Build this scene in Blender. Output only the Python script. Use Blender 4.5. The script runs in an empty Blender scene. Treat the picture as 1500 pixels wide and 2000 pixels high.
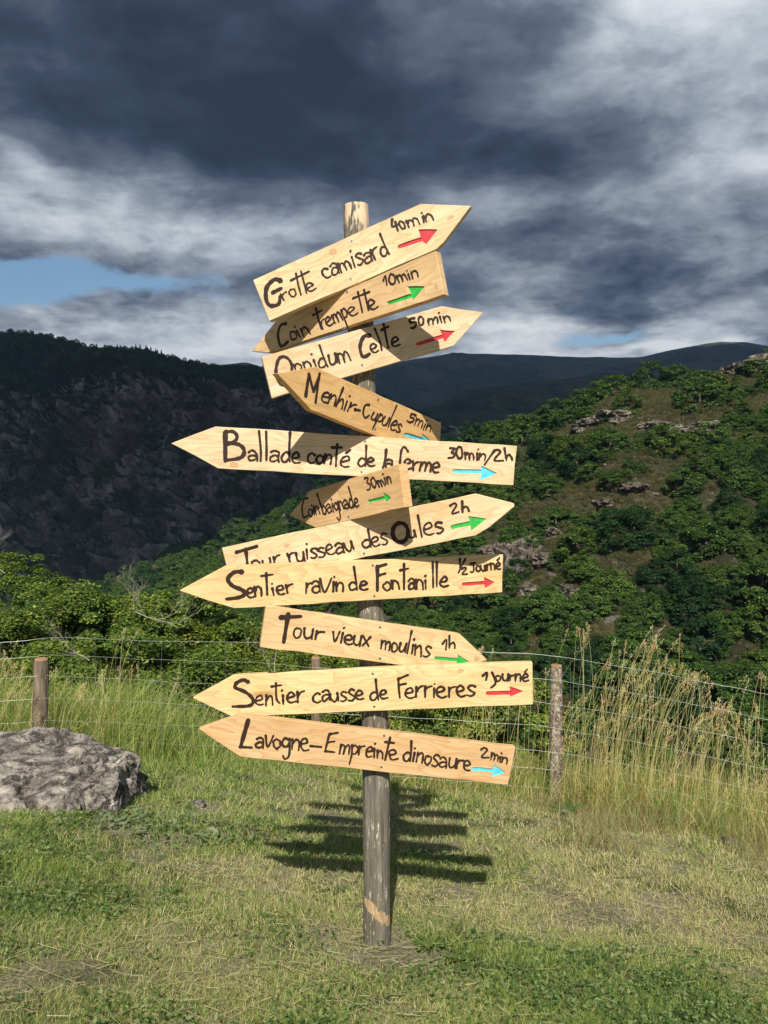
import bpy, bmesh, math, random
import numpy as np
from mathutils import Vector, Matrix, noise as mn

SC = bpy.context.scene
COL = SC.collection
random.seed(7)
rng = np.random.default_rng(7)

# ------------------------------------------------------------------ camera
CAM_H, F, CX, HOR = 1.6, 1500.0, 750.0, 937.0
PITCH = math.atan((1000 - HOR) / F)
cam_d = bpy.data.cameras.new('camera')
cam_d.sensor_fit = 'VERTICAL'; cam_d.sensor_height = 36; cam_d.lens = 27
cam_d.clip_start = 0.05; cam_d.clip_end = 30000
cam = bpy.data.objects.new('camera', cam_d); COL.objects.link(cam)
cam.location = (0, 0, CAM_H); cam.rotation_euler = (math.pi / 2 - PITCH, 0, 0)
SC.camera = cam

# ------------------------------------------------------------------ sun
SUN_EL, SUN_AZ = 43.0, 0.05          # light travels mostly along +Y, a little to +X
sd = bpy.data.lights.new('sun', 'SUN'); sd.energy = 4.9; sd.angle = math.radians(0.53); sd.color = (1.0, 0.93, 0.82)
sun = bpy.data.objects.new('sun', sd); COL.objects.link(sun)
TRAVEL = Vector((SUN_AZ, 1, 0)).normalized() * math.cos(math.radians(SUN_EL)) + Vector((0, 0, -math.sin(math.radians(SUN_EL))))
sun.rotation_euler = TRAVEL.to_track_quat('-Z', 'Y').to_euler()
sun.location = (-1, -10, 12)

# ------------------------------------------------------------------ view
SC.view_settings.view_transform = 'Standard'; SC.view_settings.look = 'None'
SC.view_settings.gamma = 1; SC.view_settings.use_curve_mapping = False
SC.view_settings.exposure = 0.52
SC.render.engine = 'CYCLES'
SC.cycles.max_bounces = 6; SC.cycles.diffuse_bounces = 3; SC.cycles.transparent_max_bounces = 6
SC.cycles.volume_bounces = 0


# ------------------------------------------------------------------ node helpers
class NB:
    """small helper round a node tree"""
    def __init__(s, nt):
        s.nt = nt; s.n = nt.nodes; s.l = nt.links

    def new(s, t, **kw):
        nd = s.n.new(t)
        for k, v in kw.items():
            setattr(nd, k, v)
        return nd

    def set(s, sock, v):
        if hasattr(v, 'is_output') or isinstance(v, bpy.types.NodeSocket):
            s.l.new(v, sock)
        else:
            sock.default_value = v

    def math(s, op, a, b=None, c=None, clamp=False):
        nd = s.new('ShaderNodeMath', operation=op, use_clamp=clamp)
        s.set(nd.inputs[0], a)
        if b is not None: s.set(nd.inputs[1], b)
        if c is not None: s.set(nd.inputs[2], c)
        return nd.outputs[0]

    def vmath(s, op, a, b=None):
        nd = s.new('ShaderNodeVectorMath', operation=op)
        s.set(nd.inputs[0], a)
        if b is not None: s.set(nd.inputs[1], b)
        return nd.outputs[0]

    def noise(s, vec, scale, detail=4, rough=0.55, dist=0.0, out='Fac'):
        nd = s.new('ShaderNodeTexNoise')
        s.set(nd.inputs['Vector'], vec); nd.inputs['Scale'].default_value = scale
        nd.inputs['Detail'].default_value = detail; nd.inputs['Roughness'].default_value = rough
        nd.inputs['Distortion'].default_value = dist
        return nd.outputs[out]

    def vor(s, vec, scale, feature='F1', out='Distance', rand=1.0):
        nd = s.new('ShaderNodeTexVoronoi', feature=feature)
        s.set(nd.inputs['Vector'], vec); nd.inputs['Scale'].default_value = scale
        nd.inputs['Randomness'].default_value = rand
        return nd.outputs[out]

    def ramp(s, fac, stops, interp='LINEAR'):
        nd = s.new('ShaderNodeValToRGB'); nd.color_ramp.interpolation = interp
        el = nd.color_ramp.elements
        while len(el) < len(stops): el.new(0.5)
        for e, (p, c) in zip(el, stops):
            e.position = p
            if isinstance(c, (int, float)): c = (c, c, c)
            e.color = (c[0], c[1], c[2], 1)
        s.set(nd.inputs[0], fac)
        return nd.outputs[0]

    def mix(s, fac, a, b, mode='MIX'):
        nd = s.new('ShaderNodeMix', data_type='RGBA', blend_type=mode)
        s.set(nd.inputs[0], fac)
        for i, v in ((6, a), (7, b)):
            if isinstance(v, tuple) and len(v) == 3: v = (*v, 1)
            s.set(nd.inputs[i], v)
        return nd.outputs[2]

    def mapping(s, vec, scale=(1, 1, 1), loc=(0, 0, 0), rot=(0, 0, 0)):
        nd = s.new('ShaderNodeMapping')
        s.set(nd.inputs[0], vec)
        nd.inputs['Location'].default_value = loc; nd.inputs['Rotation'].default_value = rot
        nd.inputs['Scale'].default_value = scale
        return nd.outputs[0]

    def bump(s, h, strength=0.5, dist=0.01):
        nd = s.new('ShaderNodeBump'); s.set(nd.inputs['Height'], h)
        nd.inputs['Strength'].default_value = strength; nd.inputs['Distance'].default_value = dist
        return nd.outputs[0]


def material(name):
    m = bpy.data.materials.new(name); m.use_nodes = True
    b = NB(m.node_tree); p = b.n['Principled BSDF']
    p.inputs['Specular IOR Level'].default_value = 0.25
    return m, b, p


# ------------------------------------------------------------------ world: Nishita sky behind broken storm cloud
w = bpy.data.worlds.new('World'); SC.world = w; w.use_nodes = True
b = NB(w.node_tree); b.n.clear()
sky = b.new('ShaderNodeTexSky', sky_type='NISHITA'); sky.sun_disc = False
sky.sun_elevation = math.radians(SUN_EL); sky.sun_rotation = math.radians(183)
sky.altitude = 600
tc = b.new('ShaderNodeTexCoord').outputs['Generated']
sx = b.new('ShaderNodeSeparateXYZ'); b.l.new(tc, sx.inputs[0])
dx, dy, dz = sx.outputs
az = b.math('ARCTAN2', dx, dy)
el = b.math('ARCSINE', dz)
inv = b.math('DIVIDE', 1.0, b.math('ADD', b.math('MAXIMUM', dz, 0.0), 0.17))
pv = b.new('ShaderNodeCombineXYZ'); b.l.new(b.math('MULTIPLY', dx, inv), pv.inputs[0]); b.l.new(b.math('MULTIPLY', dy, inv), pv.inputs[1])
P = pv.outputs[0]
warp = b.noise(P, 0.9, 5, 0.6, out='Color')
wx = b.new('ShaderNodeSeparateXYZ'); b.l.new(warp, wx.inputs[0])
azw = b.math('ADD', az, b.math('MULTIPLY', b.math('SUBTRACT', wx.outputs[0], 0.5), 0.30))
elw = b.math('ADD', el, b.math('MULTIPLY', b.math('SUBTRACT', wx.outputs[1], 0.5), 0.13))


def gauss(px, py, sx_, sy_, amp, a_=None, e_=None):
    """a soft patch of cloud around the direction of a photo point"""
    ca = math.atan((px - CX) / F); ce = math.atan((HOR - py) / F * math.cos(ca))
    u = b.math('DIVIDE', b.math('SUBTRACT', a_ or azw, ca), sx_ / F)
    v = b.math('DIVIDE', b.math('SUBTRACT', e_ or elw, ce), sy_ / F)
    r2 = b.math('ADD', b.math('MULTIPLY', u, u), b.math('MULTIPLY', v, v))
    return b.math('MULTIPLY', b.math('EXPONENT', b.math('MULTIPLY', r2, -1.0)), amp)


def add(*xs):
    r = xs[0]
    for x in xs[1:]: r = b.math('ADD', r, x)
    return r


def warped(vec, sc, amt, seedoff):
    """push a vector about with a noise so that the cloud edges curl"""
    n_ = b.noise(b.mapping(vec, (1, 1, 1), seedoff), sc, 4, 0.55, out='Color')
    n_ = b.vmath('SUBTRACT', n_, (0.5, 0.5, 0.5))
    sc_ = b.new('ShaderNodeVectorMath', operation='SCALE'); b.l.new(n_, sc_.inputs[0]); sc_.inputs[3].default_value = amt
    return b.vmath('ADD', vec, sc_.outputs[0])


av = b.new('ShaderNodeCombineXYZ'); b.l.new(az, av.inputs[0]); b.l.new(b.math('MULTIPLY', el, 2.0), av.inputs[1])
P2 = warped(P, 2.6, 0.26, (3, 1, 0)); A2 = warped(av.outputs[0], 6.0, 0.07, (1, 7, 0))
fine = b.noise(P2, 1.9, 10, 0.60)
big = b.noise(P, 0.55, 4, 0.55)
strat = b.noise(b.mapping(P2, (0.7, 1.7, 1)), 2.0, 9, 0.62)
wisp = b.noise(P2, 6.0, 9, 0.62)
puff = b.noise(A2, 8.0, 10, 0.60)
low = b.math('SUBTRACT', 1.0, b.math('MULTIPLY', b.math('SUBTRACT', el, 0.12), 3.2, clamp=True), clamp=True)
tone = add(0.385,
           gauss(350, 130, 750, 190, -0.28), gauss(820, 230, 560, 110, -0.15), gauss(1150, 320, 420, 50, -0.12),
           gauss(300, 275, 460, 50, -0.12), gauss(450, 10, 500, 40, 0.05), gauss(900, 60, 220, 60, 0.04),
           gauss(1250, 120, 210, 90, 0.26), gauss(1330, 30, 130, 60, 0.26), gauss(1480, 230, 150, 90, 0.20), gauss(1130, 170, 90, 60, 0.10),
           gauss(150, 410, 460, 60, 0.16), gauss(450, 500, 300, 60, 0.12), gauss(60, 640, 300, 50, 0.14), gauss(20, 310, 60, 30, 0.20),
           gauss(320, 680, 280, 36, 0.36), gauss(1000, 640, 120, 40, 0.38), gauss(1330, 655, 160, 24, 0.26), gauss(1250, 500, 380, 80, -0.13),
           gauss(1000, 400, 120, 30, 0.12), gauss(1340, 330, 130, 40, 0.12), gauss(1250, 685, 350, 14, 0.42))
dtl = add(b.math('MULTIPLY', b.math('SUBTRACT', fine, 0.5), 0.75), b.math('MULTIPLY', b.math('SUBTRACT', strat, 0.5), 0.30), b.math('MULTIPLY', b.math('SUBTRACT', wisp, 0.5), 0.30))
dtl = b.math('MULTIPLY', dtl, b.math('ADD', b.math('MULTIPLY', tone, 1.6, clamp=True), 0.38))          # the dark mass is smoother than the broken parts
tone = add(tone, dtl, b.math('MULTIPLY', b.math('SUBTRACT', big, 0.5), 0.20),
           b.math('MULTIPLY', b.math('MULTIPLY', b.math('SUBTRACT', puff, 0.5), b.math('ADD', b.math('MULTIPLY', low, 0.65), 0.35)), 1.25))
ccol = b.ramp(tone, [(0.0, (0.018, 0.027, 0.046)), (0.12, (0.034, 0.048, 0.078)), (0.30, (0.105, 0.132, 0.180)),
                     (0.46, (0.26, 0.295, 0.345)), (0.62, (0.46, 0.495, 0.54)), (0.85, (0.72, 0.74, 0.76))])
hole = add(gauss(90, 548, 330, 34, 1.0), gauss(1165, 655, 90, 20, 1.0), gauss(-150, 520, 250, 40, 0.8), gauss(1440, 690, 60, 10, 0.5),
           b.math('MULTIPLY', b.math('SUBTRACT', fine, 0.5), 1.0), b.math('MULTIPLY', b.math('SUBTRACT', puff, 0.5), 1.8))
hole = b.ramp(hole, [(0.40, 0.0), (0.90, 0.95)])
WS = 0.10
cs = b.mix(1.0, ccol, (1 / WS, 1 / WS, 1 / WS), 'MULTIPLY')
skyc = b.mix(1.0, sky.outputs[0], (0.80, 0.92, 0.92), 'MULTIPLY')
fin = b.mix(hole, cs, skyc)
bg = b.new('ShaderNodeBackground'); bg.inputs[1].default_value = WS; b.l.new(fin, bg.inputs[0])
ow = b.new('ShaderNodeOutputWorld'); b.l.new(bg.outputs[0], ow.inputs[0])


# ------------------------------------------------------------------ geometry helpers
def ray(px, py):
    xc, yc = (px - CX) / F, (1000 - py) / F
    return Vector((xc, math.cos(PITCH) + math.sin(PITCH) * yc, -math.sin(PITCH) + math.cos(PITCH) * yc))


def at(px, py, Y):
    d = ray(px, py); return Vector((0, 0, CAM_H)) + d * (Y / d.y)


def interp(x, pts):
    return float(np.interp(x, [p[0] for p in pts], [p[1] for p in pts]))


def tag(o, label=None, cat=None, group=None, kind=None):
    if label: o['label'] = label
    if cat: o['category'] = cat
    if group: o['group'] = group
    if kind: o['kind'] = kind
    return o


def link(name, me, mats=None, parent=None, loc=None):
    o = bpy.data.objects.new(name, me); COL.objects.link(o)
    if mats is not None and me is not None and not me.materials:
        for m in (mats if isinstance(mats, (list, tuple)) else [mats]): me.materials.append(m)
    if parent: o.parent = parent
    if loc is not None: o.location = loc
    return o


def np_mesh(name, V, faces_tri=None, faces_quad=None, col=None, smooth=False, matidx=None):
    """mesh from numpy arrays of vertices and triangles / quads"""
    me = bpy.data.meshes.new(name)
    V = np.asarray(V, np.float32)
    loops, starts, tot = [], [], 0
    if faces_tri is not None and len(faces_tri):
        f = np.asarray(faces_tri, np.int32); loops.append(f.ravel()); starts.append(np.arange(len(f)) * 3 + tot); tot += f.size
    if faces_quad is not None and len(faces_quad):
        f = np.asarray(faces_quad, np.int32); loops.append(f.ravel()); starts.append(np.arange(len(f)) * 4 + tot); tot += f.size
    loops = np.concatenate(loops); starts = np.concatenate(starts)
    me.vertices.add(len(V)); me.vertices.foreach_set('co', V.ravel())
    me.loops.add(len(loops)); me.loops.foreach_set('vertex_index', loops)
    me.polygons.add(len(starts)); me.polygons.foreach_set('loop_start', starts.astype(np.int32))
    if matidx is not None: me.polygons.foreach_set('material_index', np.asarray(matidx, np.int32))
    me.polygons.foreach_set('use_smooth', np.full(len(starts), smooth))
    if col is not None:
        a = me.color_attributes.new('Col', 'FLOAT_COLOR', 'POINT')
        c = np.ones((len(V), 4), np.float32); c[:, :3] = col
        a.data.foreach_set('color', c.ravel())
    me.update(calc_edges=True); me.validate()
    return me


def ground_z(X, Y):
    X = np.asarray(X, float); Y = np.asarray(Y, float)
    z = -0.25 * (np.maximum(Y, 1.0) - 2.6)
    z = z - np.where(X > 0, 0.10, 0.14) * np.clip(X, -4, 5) * np.clip((Y - 0.5) / 2.5, 0, 1)
    z = z - np.clip(Y - 7.0, 0, None) * 0.30
    z = z + np.where(Y < 1, (1 - Y) * 0.05, 0)
    z = z + 0.012 * np.sin(X * 3.1 + 1) * np.sin(Y * 2.7) + 0.008 * np.sin(X * 7.7 + Y * 2.1) + 0.006 * np.sin(Y * 9.3 - X * 4)
    return z


# vectorised value noise for colours and densities
_perm = rng.random((256, 256))


def vnoise(x, y, s=1.0, oct_=3):
    out = 0; amp = 1; tot = 0
    for k in range(oct_):
        xs, ys = x * s * 2 ** k + 17.3 * k, y * s * 2 ** k + 5.1 * k
        xi, yi = np.floor(xs).astype(int), np.floor(ys).astype(int)
        fx, fy = xs - xi, ys - yi
        fx = fx * fx * (3 - 2 * fx); fy = fy * fy * (3 - 2 * fy)
        g = lambda a, c: _perm[a % 256, c % 256]
        v = g(xi, yi) * (1 - fx) * (1 - fy) + g(xi + 1, yi) * fx * (1 - fy) + g(xi, yi + 1) * (1 - fx) * fy + g(xi + 1, yi + 1) * fx * fy
        out = out + v * amp; tot += amp; amp *= 0.5
    return out / tot


# ------------------------------------------------------------------ materials
def mat_ground():
    m, b, p = material('soil')
    tc = b.new('ShaderNodeTexCoord').outputs['Object']
    n1 = b.noise(tc, 2.2, 6, 0.65); n2 = b.noise(tc, 40, 6, 0.7); n3 = b.noise(tc, 0.9, 3)
    c = b.ramp(n2, [(0.25, (0.12, 0.10, 0.06)), (0.5, (0.27, 0.235, 0.155)), (0.75, (0.44, 0.39, 0.28))])
    c2 = b.ramp(n2, [(0.3, (0.03, 0.045, 0.012)), (0.7, (0.10, 0.12, 0.035))])
    b.l.new(b.mix(b.ramp(n1, [(0.45, 0.0), (0.62, 1.0)]), c, c2), p.inputs['Base Color'])
    p.inputs['Roughness'].default_value = 0.95
    b.l.new(b.bump(b.noise(tc, 60, 6, 0.7), 0.8, 0.02), p.inputs['Normal'])
    return m


def mat_leaf(name, trans=0.35, rough=0.55, hue=(1, 1, 1)):
    m, b, p = material(name)
    at_ = b.new('ShaderNodeAttribute', attribute_name='Col').outputs['Color']
    c = b.mix(1.0, at_, hue, 'MULTIPLY')
    oi = b.new('ShaderNodeObjectInfo')
    c = b.mix(1.0, c, b.ramp(oi.outputs['Random'], [(0, (0.80, 0.88, 0.85)), (0.5, (1, 1, 1)), (1, (1.2, 1.08, 0.9))]), 'MULTIPLY')
    b.l.new(c, p.inputs['Base Color']); p.inputs['Roughness'].default_value = rough
    tr = b.new('ShaderNodeBsdfTranslucent'); b.l.new(b.mix(1.0, c, (1.1, 1.25, 0.6), 'MULTIPLY'), tr.inputs[0])
    mx = b.new('ShaderNodeMixShader'); mx.inputs[0].default_value = trans
    b.l.new(p.outputs[0], mx.inputs[1]); b.l.new(tr.outputs[0], mx.inputs[2])
    b.l.new(mx.outputs[0], b.n['Material Output'].inputs[0])
    return m


def mat_bark(name, c0=(0.05, 0.04, 0.03), c1=(0.16, 0.13, 0.10)):
    m, b, p = material(name)
    tc = b.new('ShaderNodeTexCoord').outputs['Object']
    n = b.noise(b.mapping(tc, (6, 6, 1.2)), 5, 6, 0.65)
    b.l.new(b.ramp(n, [(0.3, c0), (0.7, c1)]), p.inputs['Base Color']); p.inputs['Roughness'].default_value = 0.9
    b.l.new(b.bump(n, 0.6, 0.02), p.inputs['Normal'])
    return m


def mat_pine_wood():
    m, b, p = material('planed_pine')
    tc = b.new('ShaderNodeTexCoord').outputs['Object']
    oi = b.new('ShaderNodeObjectInfo')
    off = b.new('ShaderNodeCombineXYZ')
    b.l.new(b.math('MULTIPLY', oi.outputs['Random'], 37.0), off.inputs[0]); b.l.new(b.math('MULTIPLY', oi.outputs['Random'], 91.0), off.inputs[2])
    v = b.vmath('ADD', tc, off.outputs[0])
    # long grain rings, bent by a slow noise
    slow = b.noise(b.mapping(v, (1.3, 1, 5)), 1.5, 3, 0.5)
    zc = b.new('ShaderNodeSeparateXYZ'); b.l.new(v, zc.inputs[0])
    ring = b.math('ADD', b.math('MULTIPLY', zc.outputs[2], 55.0), b.math('MULTIPLY', slow, 34.0))
    ring = b.math('FRACT', b.math('MULTIPLY', ring, 0.45))
    ring = b.math('POWER', ring, 2.5)
    fibre = b.noise(b.mapping(v, (4, 60, 160)), 1.5, 5, 0.65)
    blot = b.noise(b.mapping(v, (2.5, 1, 9)), 1.2, 4, 0.6)
    base = b.ramp(blot, [(0.3, (0.66, 0.50, 0.29)), (0.55, (0.76, 0.61, 0.39)), (0.75, (0.82, 0.70, 0.50))])
    c = b.mix(b.math('MULTIPLY', ring, 0.50), base, (0.50, 0.30, 0.13))
    c = b.mix(b.ramp(fibre, [(0.35, 0.30), (0.6, 0.0)]), c, (0.42, 0.26, 0.12))
    # knots
    kv = b.mapping(v, (3.2, 0, 13))
    kd = b.vor(kv, 1.0)
    kc = b.new('ShaderNodeSeparateColor'); b.l.new(b.vor(kv, 1.0, out='Color'), kc.inputs[0])
    km = b.math('MULTIPLY', b.ramp(kd, [(0.0, 1.0), (0.09, 0.75), (0.16, 0.0)]), b.math('GREATER_THAN', kc.outputs[0], 0.80))
    c = b.mix(km, c, (0.30, 0.15, 0.07))
    halo = b.math('MULTIPLY', b.ramp(kd, [(0.10, 1.0), (0.34, 0.0)]), b.math('GREATER_THAN', kc.outputs[0], 0.80))
    c = b.mix(b.math('MULTIPLY', halo, 0.4), c, (0.60, 0.38, 0.17))
    # hand marks, grey dust
    dirt = b.ramp(b.noise(b.mapping(v, (1, 1, 2.5)), 5, 6, 0.72), [(0.52, 0.0), (0.78, 0.5)])
    c = b.mix(dirt, c, (0.40, 0.30, 0.22))
    c = b.mix(1.0, c, oi.outputs['Color'], 'MULTIPLY')
    b.l.new(c, p.inputs['Base Color']); p.inputs['Roughness'].default_value = 0.62
    h = b.math('ADD', b.math('MULTIPLY', ring, 0.4), fibre)
    b.l.new(b.bump(h, 0.25, 0.0015), p.inputs['Normal'])
    return m


def mat_paint(name, c, rough=0.5, var=0.25):
    m, b, p = material(name)
    tc = b.new('ShaderNodeTexCoord').outputs['Object']
    n = b.noise(tc, 55, 5, 0.7)
    lo = tuple(x * (1 - var) for x in c); hi = tuple(min(1, x * (1 + var)) for x in c)
    b.l.new(b.ramp(n, [(0.3, lo), (0.7, hi)]), p.inputs['Base Color']); p.inputs['Roughness'].default_value = rough
    return m


def mat_post():
    m, b, p = material('weathered_post_wood')
    tc = b.new('ShaderNodeTexCoord').outputs['Object']
    s = b.new('ShaderNodeSeparateXYZ'); b.l.new(tc, s.inputs[0])
    streak = b.noise(b.mapping(tc, (55, 55, 3.0)), 1.0, 7, 0.68)
    mott = b.noise(tc, 9, 5, 0.6)
    c = b.ramp(streak, [(0.30, (0.055, 0.046, 0.038)), (0.45, (0.125, 0.110, 0.090)), (0.58, (0.21, 0.19, 0.155)), (0.72, (0.42, 0.38, 0.31))])
    c = b.mix(b.ramp(mott, [(0.40, 0.35), (0.6, 0.0)]), c, (0.13, 0.12, 0.065))
    crack = b.noise(b.mapping(tc, (90, 90, 2.0), (3, 1, 7)), 1.0, 5, 0.7)
    c = b.mix(b.ramp(crack, [(0.30, 0.85), (0.37, 0.0)]), c, (0.03, 0.022, 0.016))
    fleck = b.noise(b.mapping(tc, (110, 110, 22)), 1.0, 4, 0.7)
    c = b.mix(b.ramp(fleck, [(0.60, 0.0), (0.64, 0.85)]), c, (0.62, 0.56, 0.46))
    # bark stripped off near the top, an orange scar near the foot
    tn = b.noise(b.mapping(tc, (24, 24, 6)), 1.0, 5, 0.65)
    topm = b.math('MULTIPLY', b.ramp(s.outputs[2], [(0.0, 0), (1.0, 1)]), 1.0)
    zt = b.math('MULTIPLY', b.math('SUBTRACT', s.outputs[2], 2.36), 9.0, clamp=True)
    tm = b.math('MULTIPLY', zt, b.ramp(b.math('ADD', tn, b.math('MULTIPLY', b.math('ADD', s.outputs[0], 0.075), 3.5)), [(0.47, 0.0), (0.50, 1.0)]))
    c = b.mix(tm, c, (0.74, 0.56, 0.38))
    sn = b.noise(b.mapping(tc, (17, 17, 20), (2.3, 0, 1.1)), 1.0, 5, 0.7)
    band = b.math('SUBTRACT', 1.0, b.math('MULTIPLY', b.math('ABSOLUTE', b.math('SUBTRACT', b.math('ADD', s.outputs[2], b.math('MULTIPLY', s.outputs[0], 0.9)), 0.12)), 14.0), clamp=True)
    scar = b.ramp(b.math('ADD', b.math('MULTIPLY', band, 0.42), b.math('MULTIPLY', sn, 0.8)), [(0.70, 0.0), (0.73, 0.85)])
    c = b.mix(scar, c, b.ramp(fleck, [(0.3, (0.30, 0.18, 0.09)), (0.6, (0.60, 0.42, 0.24))]))
    b.l.new(c, p.inputs['Base Color']); p.inputs['Roughness'].default_value = 0.9
    h = b.math('ADD', streak, b.math('MULTIPLY', b.ramp(crack, [(0.3, 0.0), (0.4, 1.0)]), 0.6))
    b.l.new(b.bump(h, 0.8, 0.006), p.inputs['Normal'])
    return m


def mat_rock(name, sc=1.0, tint=(1, 1, 1)):
    m, b, p = material(name)
    tc = b.new('ShaderNodeTexCoord').outputs['Object']
    n1 = b.noise(tc, 4.5 * sc, 9, 0.72, 0.7); n2 = b.noise(b.mapping(tc, (1, 1, 0.7)), 11 * sc, 8, 0.74, 0.5); n3 = b.noise(tc, 60 * sc, 4, 0.7)
    c = b.ramp(n1, [(0.32, (0.06, 0.048, 0.040)), (0.42, (0.12, 0.105, 0.09)), (0.51, (0.30, 0.27, 0.235)), (0.66, (0.60, 0.55, 0.48))])
    c = b.mix(b.ramp(n2, [(0.43, 0.92), (0.51, 0.0)]), c, (0.045, 0.040, 0.036))
    c = b.mix(b.ramp(n2, [(0.60, 0.0), (0.72, 0.6)]), c, (0.30, 0.22, 0.15))
    c = b.mix(b.ramp(n3, [(0.58, 0.0), (0.70, 0.55)]), c, (0.62, 0.60, 0.57))
    c = b.mix(1.0, c, tint, 'MULTIPLY')
    b.l.new(c, p.inputs['Base Color']); p.inputs['Roughness'].default_value = 0.92
    b.l.new(b.bump(b.math('ADD', b.math('MULTIPLY', n1, 1.0), b.math('MULTIPLY', n2, 0.8)), 0.9, 0.04 / sc), p.inputs['Normal'])
    return m


def mat_hill():
    m, b, p = material('dry_hillside')
    tc = b.new('ShaderNodeTexCoord').outputs['Object']
    n1 = b.noise(tc, 0.06, 6, 0.65); n2 = b.noise(tc, 0.7, 8, 0.72); n3 = b.noise(b.mapping(tc, (1, 1, 2.5)), 0.25, 7, 0.7)
    n4 = b.noise(tc, 3.2, 6, 0.75)
    grass = b.ramp(b.math('ADD', b.math('MULTIPLY', n2, 0.6), b.math('MULTIPLY', n4, 0.4)), [(0.36, (0.032, 0.036, 0.015)), (0.5, (0.092, 0.086, 0.045)), (0.62, (0.19, 0.165, 0.105))])
    scrub = b.ramp(n4, [(0.35, (0.018, 0.028, 0.009)), (0.65, (0.065, 0.072, 0.026))])
    c = b.mix(b.ramp(n1, [(0.46, 0.0), (0.60, 0.9)]), grass, scrub)
    rock = b.ramp(n4, [(0.35, (0.09, 0.078, 0.065)), (0.65, (0.36, 0.33, 0.29))])
    c = b.mix(b.ramp(n3, [(0.57, 0.0), (0.62, 0.85)]), c, rock)
    b.l.new(c, p.inputs['Base Color']); p.inputs['Roughness'].default_value = 0.95
    b.l.new(b.bump(b.math('ADD', b.math('ADD', n2, n3), n4), 1.0, 0.7), p.inputs['Normal'])
    return m


def mat_cliff():
    m, b, p = material('wooded_cliff')
    tc = b.new('ShaderNodeTexCoord').outputs['Object']
    geo = b.new('ShaderNodeNewGeometry')
    nz = b.new('ShaderNodeSeparateXYZ'); b.l.new(geo.outputs['Normal'], nz.inputs[0])
    pz = b.new('ShaderNodeSeparateXYZ'); b.l.new(tc, pz.inputs[0])
    n1 = b.noise(tc, 0.012, 7, 0.66); n2 = b.noise(tc, 0.07, 9, 0.74, 0.5); n3 = b.noise(b.mapping(tc, (1, 1, 0.35)), 0.05, 8, 0.72, 0.8)
    rock = b.ramp(n2, [(0.36, (0.04, 0.034, 0.030)), (0.50, (0.26, 0.215, 0.185)), (0.62, (0.64, 0.55, 0.48))])
    red = b.ramp(n2, [(0.3, (0.07, 0.04, 0.035)), (0.7, (0.27, 0.17, 0.13))])
    rock = b.mix(b.ramp(n1, [(0.5, 0.0), (0.62, 0.7)]), rock, red)
    wood = b.ramp(n2, [(0.3, (0.010, 0.018, 0.009)), (0.7, (0.040, 0.058, 0.024))])
    f = b.math('ADD', b.math('MULTIPLY', n3, 1.0), b.math('MULTIPLY', nz.outputs[2], 0.28))
    f = b.math('ADD', f, b.math('MULTIPLY', b.math('MULTIPLY', b.math('SUBTRACT', pz.outputs[2], 62.0), 0.03, clamp=True), 0.5))
    c = b.mix(b.ramp(f, [(0.60, 0.0), (0.66, 1.0)]), rock, wood)
    # a few pale pastures high up
    top = b.math('MULTIPLY', b.math('SUBTRACT', pz.outputs[2], 88.0), 0.08, clamp=True)
    past = b.math('MULTIPLY', top, b.ramp(b.noise(b.mapping(tc, (1, 1, 4)), 0.010, 4, 0.5), [(0.58, 0.0), (0.61, 0.8)]))
    c = b.mix(past, c, (0.12, 0.12, 0.05))
    b.l.new(c, p.inputs['Base Color']); p.inputs['Roughness'].default_value = 0.95
    b.l.new(b.bump(b.math('ADD', n2, n3), 1.0, 6.0), p.inputs['Normal'])
    return m


def mat_far():
    m, b, p = material('far_forest')
    tc = b.new('ShaderNodeTexCoord').outputs['Object']
    n1 = b.noise(b.mapping(tc, (1, 1, 3)), 0.005, 8, 0.7, 0.6); n2 = b.noise(tc, 0.03, 6, 0.72)
    c = b.ramp(n2, [(0.36, (0.014, 0.026, 0.016)), (0.64, (0.075, 0.105, 0.052))])
    c = b.mix(b.ramp(n1, [(0.52, 0.0), (0.64, 0.8)]), c, (0.17, 0.145, 0.10))
    b.l.new(c, p.inputs['Base Color']); p.inputs['Roughness'].default_value = 1.0
    b.l.new(b.bump(b.math('ADD', n2, n1), 1.0, 25.0), p.inputs['Normal'])
    return m


def mat_wire(name, c, metal=0.6):
    m, b, p = material(name)
    p.inputs['Base Color'].default_value = (*c, 1); p.inputs['Metallic'].default_value = metal; p.inputs['Roughness'].default_value = 0.45
    n = b.noise(b.new('ShaderNodeTexCoord').outputs['Object'], 30, 4)
    b.l.new(b.ramp(n, [(0.3, tuple(x * 0.75 for x in c)), (0.7, tuple(min(1, x * 1.2) for x in c))]), p.inputs['Base Color'])
    return m


M_SOIL = mat_ground(); M_GRASS = mat_leaf('grass_blade', 0.40, 0.5); M_LEAF = mat_leaf('oak_leaf', 0.30, 0.55)
M_BARK = mat_bark('bark'); M_DEAD = mat_bark('dead_wood', (0.22, 0.20, 0.17), (0.48, 0.44, 0.38))
M_PINE = mat_pine_wood(); M_INK = mat_paint('dark_brown_paint', (0.036, 0.019, 0.013), 0.55, 0.35)
M_RED = mat_paint('red_paint', (0.55, 0.045, 0.06), 0.45); M_GREEN = mat_paint('green_paint', (0.04, 0.42, 0.07), 0.45); M_CYAN = mat_paint('cyan_paint', (0.10, 0.58, 0.72), 0.45)
M_POST = mat_post(); M_ROCK = mat_rock('lichen_rock', 1.3); M_ROCKFAR = mat_rock('outcrop_rock', 0.16, (0.60, 0.57, 0.52)); M_HILL = mat_hill(); M_CLIFF = mat_cliff(); M_FAR = mat_far()
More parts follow.
